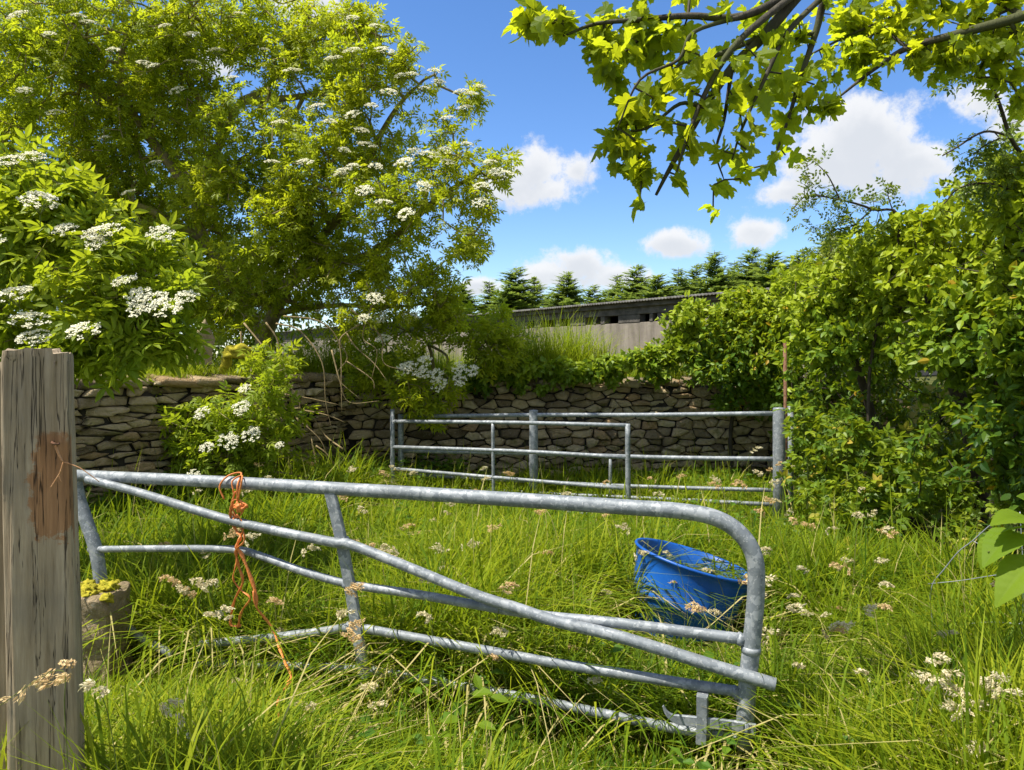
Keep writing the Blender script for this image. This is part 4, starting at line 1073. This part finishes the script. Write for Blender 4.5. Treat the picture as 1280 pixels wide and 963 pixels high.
# orange twine on the near gate, and old twine on the post
tw = MB(); TO = G(300, 600, .0)


def twine(mb, pts, r=.010, o=.05, n=6, org=TO, seed=0):
    Q = spline([G(x, y, o + .012 * sin(i * 1.7 + seed)) for i, (x, y) in enumerate(pts)], 6) - org
    L = np.arange(len(Q)); mb.add(*tube(Q, r * (1 + .25 * np.sin(L * 1.3 + seed)), n, squash=.38))


loop = [G(289, 622, .055), G(284, 606, .058), G(290, 594, .03), G(300, 592, -.01), G(306, 604, .056), G(306, 620, .058), G(304, 632, .055)]
tw.add(*tube(spline(loop, 6) - TO, .007, 6, squash=.6))
tw.add(*tube(spline([G(300, 635, .06), G(302, 615, .062), G(299, 600, .055), G(305, 594, .02), G(310, 600, .05), G(307, 622, .06)], 6) - TO, .006, 6, squash=.6))
for k, pts in enumerate(([(303, 612), (300, 628), (305, 645), (312, 630), (303, 622), (298, 635), (304, 650)], [(304, 628), (297, 640), (301, 660), (309, 668), (306, 680), (311, 692), (325, 735), (329, 755)],
                         [(306, 640), (312, 655), (305, 675), (305, 700), (301, 720), (308, 735), (320, 745), (312, 760), (306, 780)], [(300, 645), (310, 662), (313, 675), (305, 685), (306, 705), (310, 725), (302, 748), (298, 775), (308, 779)],
                         [(316, 630), (309, 626), (312, 634), (318, 630)])):
    twine(tw, pts, .0095, .052, 6, TO, k)
tr = [G(325, 735, .053), G(329, 755, .055)] + [W(x, y, min((H - z) * F / (y - HY), 3.97)) for x, y, z in ((340, 785, .36), (350, 812, .31), (357, 830, .28), (364, 848, .26), (354, 862, .25), (348, 880, .24), (350, 902, .21), (354, 918, .18), (366, 934, .13))]
Q = spline(tr, 6) - TO; tw.add(*tube(Q, .009 * (1 + .3 * np.sin(np.arange(len(Q)) * .8)), 6, squash=.5))
lump(tw, G(308, 631, .06) - TO, (.022, .016, .022), 5, .5)
tag(tw.build('baler_twine', M['twine'], loc=None), 'long frayed orange twine knotted round the top bar of the near gate', 'twine').location = tuple(TO)

# ------------------------------------------------------------------ wooden post, board behind it, stone block
POST = np.array((-1.492, 2.42, 0)); PA = math.atan2(-POST[0], POST[1]) * .75     # turned to face the viewpoint
post = empty('wooden_post', POST, 'thick weathered grey timber post with a rusty brown patch, close on the left', 'post'); post.rotation_euler = (0, 0, PA)
hx, hy, cr = .089, .090, .018; prof = []
for (sx, sy) in ((-1, -1), (1, -1), (1, 1), (-1, 1)):
    a0 = {(-1, -1): pi, (1, -1): 1.5 * pi, (1, 1): 0, (-1, 1): .5 * pi}[(sx, sy)]
    for a in np.linspace(a0, a0 + pi / 2, 5): prof.append((sx * (hx - cr) + cr * cos(a), sy * (hy - cr) + cr * sin(a)))
prof = np.array(prof)
dense = []
for i in range(len(prof)):
    a, b = prof[i], prof[(i + 1) % len(prof)]; m = max(1, int(np.linalg.norm(b - a) / .0045))
    for t in range(m): dense.append(a + (b - a) * t / m)
dense = np.array(dense); k = len(dense); zs = np.concatenate((np.linspace(-.15, 1.74, 95), np.linspace(1.755, 1.782, 4)))
V = np.empty((len(zs), k, 3)); nr = unit(dense / np.array((hx, hy)) ** 3)
for i, z in enumerate(zs):
    s = 1.10 - .055 * z + (.0 if z < 1.75 else -.02 * (z - 1.75) / .03)
    pos = np.stack((dense[:, 0] * s, dense[:, 1] * s, np.full(k, z)), 1)
    gr = vnoise(pos * (1, 1, .05), 55., 2) * .6 + vnoise(pos * (1, 1, .03), 24., 4) * .9
    deep = np.clip(1 - np.abs(vnoise(pos * (1, 1, .045), 15., 6) - .5) * 22, 0, 1) * .010
    dsp = (gr - .8) * .007 - deep
    V[i] = pos; V[i, :, :2] += nr * dsp[:, None]; V[i, :, 0] += -.012 * (z - 1) + .004 * sin(z * 3)
    if z > 1.74: V[i, :, 2] += (vnoise(pos * (1, 1, 0), 30., 5) - .5) * .018 - .02 * (dense[:, 0] / hx > .55) + .006 * dense[:, 0] / hx
mb = MB(); ii = np.arange(len(zs) * k).reshape(len(zs), k)
mb.add(V, np.stack((ii[:-1], np.roll(ii, -1, 1)[:-1], np.roll(ii, -1, 1)[1:], ii[1:]), -1).reshape(-1, 4))
tp = V[-1].copy(); c = tp.mean(0); mb.add(np.vstack((tp, (tp - c) * .5 + c - (0, 0, .004), c[None] - (0, 0, .006))), [np.stack((np.arange(k), (np.arange(k) + 1) % k, (np.arange(k) + 1) % k + k, np.arange(k) + k), 1), np.stack((np.arange(k) + k, (np.arange(k) + 1) % k + k, np.full(k, 2 * k)), 1)])
mb.build('timber', M['wood'], post)


def post_pt(px, py):
    """a point on the front face of the post in world space"""
    n = rotz(PA) @ np.array((0, -1., 0)); p0 = POST + n * (hy * 1.04 + .010); d = W(px, py, 1.) - (0, 0, H); t = ((p0 - (0, 0, H)) @ n - 0) / (d @ n)
    q = d * t + (0, 0, H); return q


inv = rotz(-PA)
mb = MB(); a = post_pt(66, 553) ; b = post_pt(73, 555); n = rotz(PA) @ np.array((0, -1., 0))
stp = spline([a - n * .01, a + n * .018, (a + b) / 2 + n * .026, b + n * .018, b - n * .01], 5); mb.add(*tube((stp - POST) @ inv.T, .004, 6)); mb.build('staple', M['rust'], post)
mb = MB(); ph = post_pt(70, 556)
for pts, r in (([(70, 556), (75, 568), (80, 577)], .0045), ([(80, 577), (90, 580), (104, 586), (125, 601)], .0032), ([(80, 577), (76, 590), (70, 600), (65, 608)], .0034), ([(69, 556), (73, 566), (79, 576)], .004), ([(74, 594), (78, 602)], .0018)):
    Q = spline([post_pt(x, y) + n * (.012 + .004 * i) for i, (x, y) in enumerate(pts)], 5); mb.add(*tube(Q - ph, np.linspace(r, r * .6, len(Q)), 6, squash=.6))
tag(mb.build('baler_twine', M['twine_old'], loc=None), 'short faded orange twine hanging from the staple in the wooden post', 'twine').location = tuple(ph)

mb = MB(); bc = np.array((-1.72, 2.52, 0))
bx_ = np.array((.085, .03)); zs = np.linspace(-.1, 1.74, 50); pr = []
for i in range(40):
    a = 2 * pi * i / 40; pr.append((np.sign(cos(a)) * abs(cos(a)) ** .35 * bx_[0], np.sign(sin(a)) * abs(sin(a)) ** .35 * bx_[1]))
pr = np.array(pr); V = np.array([[(x, y, z) for x, y in pr] for z in zs]); V[..., :2] *= (1 + .10 * (vnoise(V * (1, 1, .06), 40., 3) - .5))[..., None]
ii = np.arange(len(zs) * 40).reshape(len(zs), 40); V = V.reshape(-1, 3) @ rotz(PA).T
mb.add(V, [np.stack((ii[:-1], np.roll(ii, -1, 1)[:-1], np.roll(ii, -1, 1)[1:], ii[1:]), -1).reshape(-1, 4), np.stack((ii[-1], np.roll(ii[-1], -1), np.full(40, ii[-1][20])), 1)])
o = mb.build('wooden_board', M['board']); o.location = tuple(bc); tag(o, 'grey upright board just left of the thick wooden post', 'board')

blk = empty('stone_block', (-2.24, 4.05, 0), 'squared rough stone block with yellow moss on top, right behind the wooden post', 'stone')
mb = MB(); n = 22; th = np.linspace(-1, 1, n); V = []; Fq = []
def face(u, v, ax, sg):
    p = np.zeros((n * n, 3)); o_ = [q for q in range(3) if q != ax]; p[:, o_[0]] = u; p[:, o_[1]] = v; p[:, ax] = sg; return p
U, Vv = [q.ravel() for q in np.meshgrid(th, th)]
ii = np.arange(n * n).reshape(n, n); q4 = np.stack((ii[:-1, :-1], ii[:-1, 1:], ii[1:, 1:], ii[1:, :-1]), -1).reshape(-1, 4)
for ax in range(3):
    for sg in (-1, 1):
        p = face(U, Vv, ax, sg); q = p / (np.abs(p) ** 16).sum(1, keepdims=True) ** (1 / 16.)
        q = q * np.array((.15, .15, .30)) + np.array((0, 0, .22))
        q = q + (np.stack([vnoise(q, 11., s) for s in (1, 2, 3)], 1) - .5) * .045 + (np.stack([vnoise(q, 28., s) for s in (4, 5, 6)], 1) - .5) * .018
        mb.add(q, q4 if (sg > 0) != (ax == 1) else q4[:, ::-1], .2)
mb.build('stone', M['stone'], blk)
mb = MB()
for k in range(42): lump(mb, (RNG.uniform(-.13, .14), RNG.uniform(-.14, .12), .505 + RNG.uniform(0, .025)), (RNG.uniform(.02, .045), RNG.uniform(.02, .045), RNG.uniform(.012, .024)), k, .7, n=10)
mb.build('moss', M['moss'], blk)

# ------------------------------------------------------------------ far gates and steel posts
def plane(pxa, Ya, pxb, Yb):
    A, B = W(pxa, HY, Ya)[:2], W(pxb, HY, Yb)[:2]; D = B - A

    def f(px, py):
        k = (px - CX) / F; t = (k * A[1] - A[0]) / (D[0] - k * D[1]); return W(px, py, (A + t * D)[1])
    return f


fa = plane(501, 9.3, 974, 7.6); fb = plane(491, 8.9, 784, 7.7)


def rails(name, label, f, parts, base):
    e = empty(name, base, label, 'gate'); o = np.array(e.location)
    for nm, pts, r in parts:
        Q = spline([f(x, y) for x, y in pts], 4) - o; mb = MB(); mb.add(*tube(Q, r, 10)); mb.build(nm, M['galv'], e)
    return e


def foot(f, px): p = f(px, 600); return (p[0], p[1], 0)


rails('field_gate', 'far galvanised gate hung between the two thick steel posts, along the wall', fa,
      [('top_rail', [(501, 521), (660, 519), (800, 519), (967, 517)], .024), ('rail', [(501, 564), (660, 567), (820, 572), (967, 574)], .024), ('rail', [(501, 593), (700, 604), (820, 609), (967, 613)], .021),
       ('rail', [(501, 606), (676, 617), (827, 624), (967, 631)], .021), ('upright', [(501, 518), (501, 612), (501, 622)], .036), ('upright', [(763, 574), (763, 620)], .018)], foot(fa, 730))
rails('field_gate', 'smaller galvanised hurdle gate leaning in front of the far gate', fb,
      [('top_rail', [(491, 527), (640, 528.5), (784, 532)], .022), ('rail', [(491, 559), (640, 564), (784, 572)], .022), ('rail', [(491, 586), (640, 599), (784, 611)], .021), ('rail', [(491, 613), (640, 632), (784, 649)], .021),
       ('upright', [(490.6, 512), (490.6, 640)], .026), ('upright', [(784.6, 530), (785, 600), (786, 668)], .027), ('upright', [(616, 529), (616.5, 580), (617, 622)], .019)], foot(fb, 640))
for (px, py, r, f, lab) in ((667, 513, .05, fa, 'middle galvanised steel post between the far gate rails'), (974, 510, .062, fa, 'thick galvanised steel gate post at the right end of the far gate')):
    p = f(px, py); mb = MB(); q = f(px, 600); z = p[2]
    mb.add(*tube([(0, 0, -.15), (0, 0, z * .5), (0, 0, z - .012), (0, 0, z), (0, 0, z + .004)], [r, r, r, r * .93, r * .5], 18))
    o = mb.build('gate_post', M['galv']); o.location = (p[0], p[1], 0); tag(o, lab, 'post')
p = W(988, 600, 7.75); mb = MB(); mb.add(*tube([(0, 0, -.1), (0.005, 0, .7), (0, 0, H - (508 - HY) / F * 7.75)], .028, 10)); o = mb.build('steel_pipe', M['galv']); o.location = (p[0], p[1], 0); tag(o, 'thin grey steel pipe standing just right of the thick gate post', 'pipe')
p = W(981, 600, 7.85); mb = MB(); mb.add(*tube([(.02, 0, -.1), (.01, 0, .9), (0, 0, H - (424 - HY) / F * 7.85)], .019, 8)); o = mb.build('iron_bar', M['rust']); o.location = (p[0], p[1], 0); tag(o, 'rusty upright iron bar rising above the right gate post', 'bar')

# ------------------------------------------------------------------ blue tub, tilted to the right in the grass
tubc = W(868, 699, 5.02); Hh = .58; mb = MB(); n = 64
profl = [(.295, 0), (.302, .01), (.325, .14), (.345, .27), (.351, .275), (.352, .30), (.348, .305), (.372, .45), (.386, .505), (.398, .508), (.402, .516), (.398, .524), (.386, .524), (.378, .515), (.364, .45), (.340, .30), (.318, .14), (.296, .02), (.15, .016), (.0, .016)]
A = np.arange(n) * 2 * pi / n; V = np.array([(r * cos(a), r * sin(a), z * Hh / .52 - Hh) for r, z in profl for a in A]); ii = np.arange(len(V)).reshape(len(profl), n)
V[:, :2] *= (1 + .012 * np.sin(2 * np.arctan2(V[:, 1], V[:, 0]) + .4))[:, None]
mb.add(V, [np.stack((ii[:-1], np.roll(ii, -1, 1)[:-1], np.roll(ii, -1, 1)[1:], ii[1:]), -1).reshape(-1, 4)])
bt = np.vstack((V[:n], [(0, 0, -Hh + .004)])); mb.add(bt, np.stack((np.roll(np.arange(n), -1), np.arange(n), np.full(n, n)), 1))
o = mb.build('plastic_tub', M['plastic']); o.location = tuple(tubc); o.rotation_euler = (radians(-1), radians(15.5), 0); tag(o, 'bright blue plastic tub tilted over in the long grass behind the gate', 'tub')

# ------------------------------------------------------------------ wire fence remnant at the right
mb = MB(); c0 = W(1168, 783, 4.1)
for pts, r in (([(1166, 783), (1163, 752), (1166, 730), (1180, 712), (1198, 690), (1216, 676), (1240, 655), (1262, 643)], .003), ([(1160, 730), (1200, 726), (1245, 719), (1300, 712)], .002), ([(1160, 783), (1200, 781), (1240, 778), (1300, 782)], .0028),
               ([(1190, 834), (1230, 832), (1300, 838)], .002), ([(1216, 676), (1235, 688), (1238, 700)], .0018), ([(1275, 640), (1279, 720), (1277, 800), (1276, 850)], .0022)):
    Q = spline([W(x, y, 4.1 - (x - 1168) * .003) for x, y in pts], 5); mb.add(*tube(Q - c0, r, 5))
o = mb.build('wire_fence', M['wire']); o.location = tuple(c0); tag(o, 'bent remnant of sagging wire fence in front of the hedge hollow', 'fence')

# ------------------------------------------------------------------ grass and weeds
def blocked(x, y):
    b = (np.hypot(x - tubc[0], y - tubc[1]) < .37) | ((np.abs(x + 2.24) < .15) & (np.abs(y - 4.05) < .15)) | (np.hypot(x - POST[0], y - POST[1]) < .12)
    return b | (y > wall_y(x) - .06)


def blades(mb, x, y, z, L, wid, lean, tint, rng, az_=None):
    n = len(x); a = rng.uniform(0, 2 * pi, n) if az_ is None else az_; D = np.stack((np.cos(a), np.sin(a), np.zeros(n)), 1); Sd = np.stack((-np.sin(a), np.cos(a), np.zeros(n)), 1)
    B = np.stack((x, y, z), 1); rows = []
    for t, wf in ((0, .8), (.38, 1.), (.72, .75), (1., 0)):
        c = B + D * (L * lean * t ** 1.9)[:, None] + np.array((0, 0, 1.)) * (L * (t - .55 * lean * t ** 2.6))[:, None]
        if wf == 0: rows.append(c[:, None])
        else: rows.append(np.stack((c - Sd * (wid * wf / 2)[:, None], c + Sd * (wid * wf / 2)[:, None]), 1))
    V = np.concatenate(rows, 1); base = (np.arange(n) * 7)[:, None]
    q = np.concatenate([base + np.array((0, 1, 3, 2)), base + np.array((2, 3, 5, 4))]); t3 = base + np.array((4, 5, 6))
    mb.add(V.reshape(-1, 3), [q, t3], np.repeat(tint, 7))


rng = np.random.default_rng(50); mb = MB()


def field(x0, x1, y0, y1, dens, per):
    """tufts: blades lean outwards from their tuft's centre; a third stand alone"""
    n = int((x1 - x0) * (y1 - y0) * dens); m = int(n * .72 / per)
    cx, cy = np.repeat(rng.uniform(x0, x1, m), per), np.repeat(rng.uniform(y0, y1, m), per); k = np.repeat(rng.uniform(.5, 1.5, m), per); tt = np.repeat(rng.normal(0, .16, m), per)
    dx, dy = rng.normal(0, .035, (2, m * per)); q = n - m * per
    az = np.arctan2(dy, dx) + rng.normal(0, .6, m * per)
    return (np.append(cx + dx, rng.uniform(x0, x1, q)), np.append(cy + dy, rng.uniform(y0, y1, q)), np.append(az, rng.uniform(0, 2 * pi, q)), np.append(k, np.ones(q)), np.append(tt, np.zeros(q)))


parts = [field(-1.9, 2.4, 2.15, 3.2, 5200, 20), field(-2.7, 2.9, 3.2, 4.6, 4300, 20), field(-3.6, 3.4, 4.6, 6.4, 3300, 22), field(-5.0, 3.6, 6.4, 10.1, 2300, 24)]
for q, (x, y, az_, kk, tt) in enumerate(parts):
    z3 = np.stack((x, y, np.zeros_like(x)), 1); cl = vnoise(z3, 1.1, 4); c2 = vnoise(z3, 3.3, 5)
    ok = (~blocked(x, y)) & (c2 + rng.uniform(-.5, .5, len(x)) > .10) & (x < 3.2 + .15 * np.sin(y * 3)); x, y, cl, c2, az_, kk, tt = [v[ok] for v in (x, y, cl, c2, az_, kk, tt)]; n = len(x)
    L = (.22 + .40 * cl + .26 * c2) * (.55 + .45 * kk) * rng.uniform(.55, 1.35, n)
    gy = GA[1] + (x - GA[0]) * GD[1] / GD[0]; fr = gy - y       # metres in front of the near gate
    L = np.where((fr > -.06) & (x < 1.15), L * np.interp(fr, [-.06, 0, .3, .7, 1.2], [.6, .22, .30, .55, .8]), L)
    L = np.where((np.abs(x - 1.05) < .68) & (y > 3.7) & (y < 4.9), L * np.where(y > 4.1, .09, .36), L)
    L = np.where((y > 6.2) & (x > -1.7), L * .62, L); lf = np.where((fr > -.06) & (fr < .7), .6, 1.)
    L = np.where((x < -1.75) & (y > 3.3) & (y < 4.2), L * .7, L)
    tall = rng.uniform(0, 1, n) < .03; L = np.where(tall, L + rng.uniform(.10, .35, n) * np.where((fr > 0) & (fr < .8), .3, 1), L)
    wid = rng.uniform(.004, .0145, n) * np.array((1., 1.05, 1.25, 1.6))[q]; wid = np.where(tall, wid * .6, wid)
    lean = np.where(tall, rng.uniform(.05, .5, n), rng.uniform(.25, 1.35, n))
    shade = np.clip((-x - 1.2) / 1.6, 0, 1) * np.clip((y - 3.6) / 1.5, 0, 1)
    tint = np.clip(.08 - .22 * np.clip(1 - (wall_y(x) - y) / 1.8, 0, 1) + .74 * rng.uniform(0, 1, n) + 1.3 * tt + .6 * (cl - .5) - .14 * shade, 0, .95); straw = rng.uniform(0, 1, n) < .10; tint = np.where(straw, 1., tint); lean = np.where(straw & ~tall, rng.uniform(.8, 1.9, n), lean)  # shade at back left and by the wall put into blade tint
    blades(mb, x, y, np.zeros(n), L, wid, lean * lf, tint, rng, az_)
tag(mb.build('grass', M['grass'], smooth=False), 'long unmown meadow grass covering the ground', 'grass', kind='stuff')

mb = MB()    # grass on the wall top and the bank edge behind it
for (xa, xb, dn, Lm, ya, yb) in ((-5.4, -2.1, 2600, .30, -.02, .75), (-2.1, -.6, 1500, .30, -.10, .3), (-5.4, 4.2, 700, .40, .1, 1.9), (-2.8, -.9, 1500, .70, .15, .9), (-.4, .95, 2400, .82, -.05, .6), (.9, 2.5, 2000, .80, .05, .6), (-5.4, 3.5, 90, .5, 1.5, 9.)):
    n = int((xb - xa) * (yb - ya) * dn); x = rng.uniform(xa, xb, n); y = wall_y(x) + rng.uniform(ya, yb, n) + .12; cl = vnoise(np.stack((x, y, 0 * x), 1), 2.2, 6)
    ok = cl > .38; x, y, cl = x[ok], y[ok], cl[ok]; n = len(x)
    blades(mb, x, y, np.full(n, BZ + .03), Lm * rng.uniform(.4, 1.2, n) * (.5 + cl), rng.uniform(.004, .010, n), rng.uniform(.1, .85, n), np.clip(rng.uniform(.35, 1.0, n), 0, .96), rng)
tag(mb.build('bank_grass', M['grass'], smooth=False), 'tufts of yellow-green grass along the top of the wall and bank', 'grass', kind='stuff')

mb = MB(); wx = []    # broad-leaved weeds in the grass and nettles along the foot of the wall
n = 7600; x = rng.uniform(-4.8, 3.2, n); y = np.where(rng.uniform(0, 1, n) < .55, wall_y(x) - np.abs(rng.normal(.1, .45, n)) - .08, rng.uniform(2.3, 9, n))
near_wall = np.clip(1 - (wall_y(x) - y) / 1.1, 0, 1); cl = vnoise(np.stack((x, y, 0 * x), 1), 1.6, 9)
ok = (~blocked(x, y)) & ~((np.abs(x - 1.12) < .52) & (y > 3.9) & (y < 5.2)) & ((cl > .48) | (near_wall > .3)) & (x > -4.5) & ((x < -.9) | (cl > .50)); x, y, cl, near_wall = x[ok], y[ok], cl[ok], near_wall[ok]; n = len(x)
hgt = rng.uniform(.05, .30, n) + near_wall * rng.uniform(0, .40, n) * (x < -.6)
a = rng.uniform(0, 2 * pi, n * 3); P = np.repeat(np.stack((x, y, hgt), 1), 3, 0) + rng.normal(0, .03, (n * 3, 3)); P[:, 2] = np.maximum(P[:, 2], .03)
place(mb, OVATE_LO, P, np.stack((np.cos(a), np.sin(a), rng.uniform(-.3, .3, n * 3)), 1), np.array((0, 0, 1.)) + rng.normal(0, .4, (n * 3, 3)), rng.uniform(.045, .10, n * 3), rng.uniform(0, .9, n * 3))
blades(mb, x, y, np.zeros(n), hgt * 1.05, np.full(n, .005), np.full(n, .08), rng.uniform(.2, .6, n), rng)
tag(mb.build('weeds', M['weed'], smooth=False), 'mixed broad-leaved weeds among the grass and along the wall foot', 'weeds', kind='stuff')

# the lime green seedling in front of the near gate
rng = np.random.default_rng(52); b = W(580, 980, 3.05); root = np.array((b[0], 3.05, 0)); wp = empty('seedling', root, 'lime green broad-leaved seedling in front of the near gate bottom bars', 'plant')
mb = MB(); stem = spline([(0, 0, 0), (.01, 0, .15), W(585, 870, 3.05) - root], 6); mb.add(*tube(stem, np.linspace(.004, .002, len(stem)), 5)); lf = MB()
for (px, py, d, s) in [(590, 868, (.6, -.3, .25), .085), (600, 862, (-.2, .3, .5), .06), (575, 900, (-.8, -.2, .1), .075), (612, 872, (.8, -.2, 0), .075), (570, 915, (-.6, -.5, .1), .07), (598, 905, (.5, -.4, .1), .08), (585, 925, (-.1, -.7, .1), .07), (605, 925, (.7, -.1, 0), .07)]:
    p = W(px, py, 3.03) - root; place(lf, OVATE, p[None], np.array((d,)), np.array(((0, -.35, 1.),)), s * 1.1, .6)
    k = stem[int(np.argmin(np.abs(stem[:, 2] - p[2] + .02)))]; mb.add(*tube([k, (k + p) / 2 + (0, 0, .004), p], .0014, 4))
mb.build('stem', M['stem'], wp); lf.build('foliage', M['hazel'], wp, smooth=False)

# seeding grass stalks, each one a thing
def stalk(px, py, Y, size=1., warm=False, bend=.12, label=None, droop=(.2, 0)):
    tip = W(px, py, Y); s = 1 if rng.uniform() < .5 else -1
    root = np.array((tip[0] + s * bend * rng.uniform(.3, 1.2), Y + rng.uniform(-.05, .08), 0.)); T = tip - root
    e = empty('seeding_grass', root, label or 'thin grass stalk with a pale tufted seed head, among others alike in the meadow', 'grass', None if label else 'seeding grass stalks in the meadow'); e['kind'] = 'thing'
    ax = spline([(0, 0, 0), T * (.1, .1, .5), T * (.55, .55, .88), T, T + np.array((-s * droop[0], -.02, droop[1])) * .32 * size], 6)
    mb = MB(); mb.add(*tube(ax, np.linspace(.0022, .0007, len(ax)), 4)); mb.build('stem', M['stem'], e)
    hd = MB(); L = len(ax); P = []; D = []
    for i in range(9):
        f = i / 9; k = int(L - 1 - (1 - f) * 9) if L > 10 else L - 1; c = ax[min(k, L - 1)]; m = int(16 * (1.25 - f) * (.6 + size * .6)); rr = .026 * size * (1.2 - .75 * f) * rng.uniform(.5, 1.25)
        lat = unit(rng.normal(size=3) * (1, 1, .4)); d = unit(lat * .7 + unit(ax[-1] - ax[-4]) * .8); c = c + lat * .022 * size * (1.1 - f); u = rng.uniform(-.5, .5, (m * 2, 1)); rad = rng.normal(0, 1, (m * 2, 3))
        P.append(c + d * u * .045 * size * (1.2 - .6 * f) + unit(rad) * .0075 * size * (1.1 - 1.2 * np.abs(u))); D.append(d + unit(rad) * .35)
    P = np.concatenate(P); D = np.concatenate(D); m = len(P)
    place(hd, LANCE_LO, P, D, rng.normal(size=(m, 3)), rng.uniform(.009, .016, m) * (.7 + .4 * size), rng.uniform(0, 1, m))
    hd.build('seed_head', M['seed_warm' if warm else 'seed'], e, smooth=False)


for a in [(1168, 822, 2.75), (1182, 842, 2.7), (1160, 846, 2.75), (1196, 862, 2.7), (1212, 880, 2.65), (1238, 852, 2.7), (1256, 866, 2.6), (1195, 885, 2.6), (1226, 936, 2.5), (1246, 846, 2.75)]:
    stalk(*a, size=.8, bend=.1, label=None)
stalk(72, 838, 1.95, 1.15, True, .10, 'warm pinkish grass seed head drooping in front of the wooden post', (.55, -.35))
stalk(118, 858, 2.1, .6, False, .06, 'small pale seed head beside the foot of the wooden post')
stalk(215, 885, 2.6, 1.0, False, .1, 'thick arching seed head in the grass right of the wooden post', (.4, -.7))
for q in [(1005, 710, 4.6), (1010, 765, 4.3), (1030, 768, 4.2), (1050, 760, 4.4), (990, 745, 4.5), (275, 735, 4.9), (250, 768, 4.6), (380, 725, 5.2), (392, 712, 5.3), (540, 650, 6.5), (600, 708, 5.), (618, 712, 5.), (465, 858, 3.3), (470, 880, 3.2), (716, 808, 3.9), (845, 728, 4.7), (700, 690, 5.5), (330, 800, 4.), (350, 790, 4.),
          (520, 665, 6.1), (560, 640, 6.8), (760, 740, 4.6), (735, 750, 4.5), (640, 690, 5.6), (800, 690, 4.55), (835, 690, 4.6), (885, 712, 4.5), (1090, 640, 5.2), (1108, 660, 5.), (945, 560, 6.4), (950, 590, 6.3), (1060, 700, 4.8), (985, 640, 5.8), (580, 765, 4.2), (660, 760, 4.3), (530, 700, 5.2), (440, 690, 5.6), (505, 760, 4.4),
          (950, 800, 3.6), (1000, 830, 3.4), (1110, 730, 4.2), (1180, 790, 3.5), (620, 820, 3.5), (300, 850, 3.4), (385, 880, 3.1), (745, 850, 3.4), (1080, 840, 3.), (1255, 730, 3.4), (1040, 660, 5.4), (1075, 610, 6.0), (1100, 700, 4.6)]:
    stalk(*q, size=rng.uniform(.45, .8), warm=rng.uniform() < .3)
rs = np.random.default_rng(77)
for k in range(105):
    Y = 3.3 + 5. * rs.uniform() ** 1.3; px = rs.uniform(200, 1120); z = rs.uniform(.45, .75)
    if abs((px - CX) / F * Y - 1.2) < .45 and 4.5 < Y < 5.6: continue
    if wall_y((px - CX) / F * Y) < Y + .3: continue
    stalk(px, HY + (H - z) / Y * F, Y, size=rng.uniform(.55, 1.0), warm=rng.uniform() < .4)
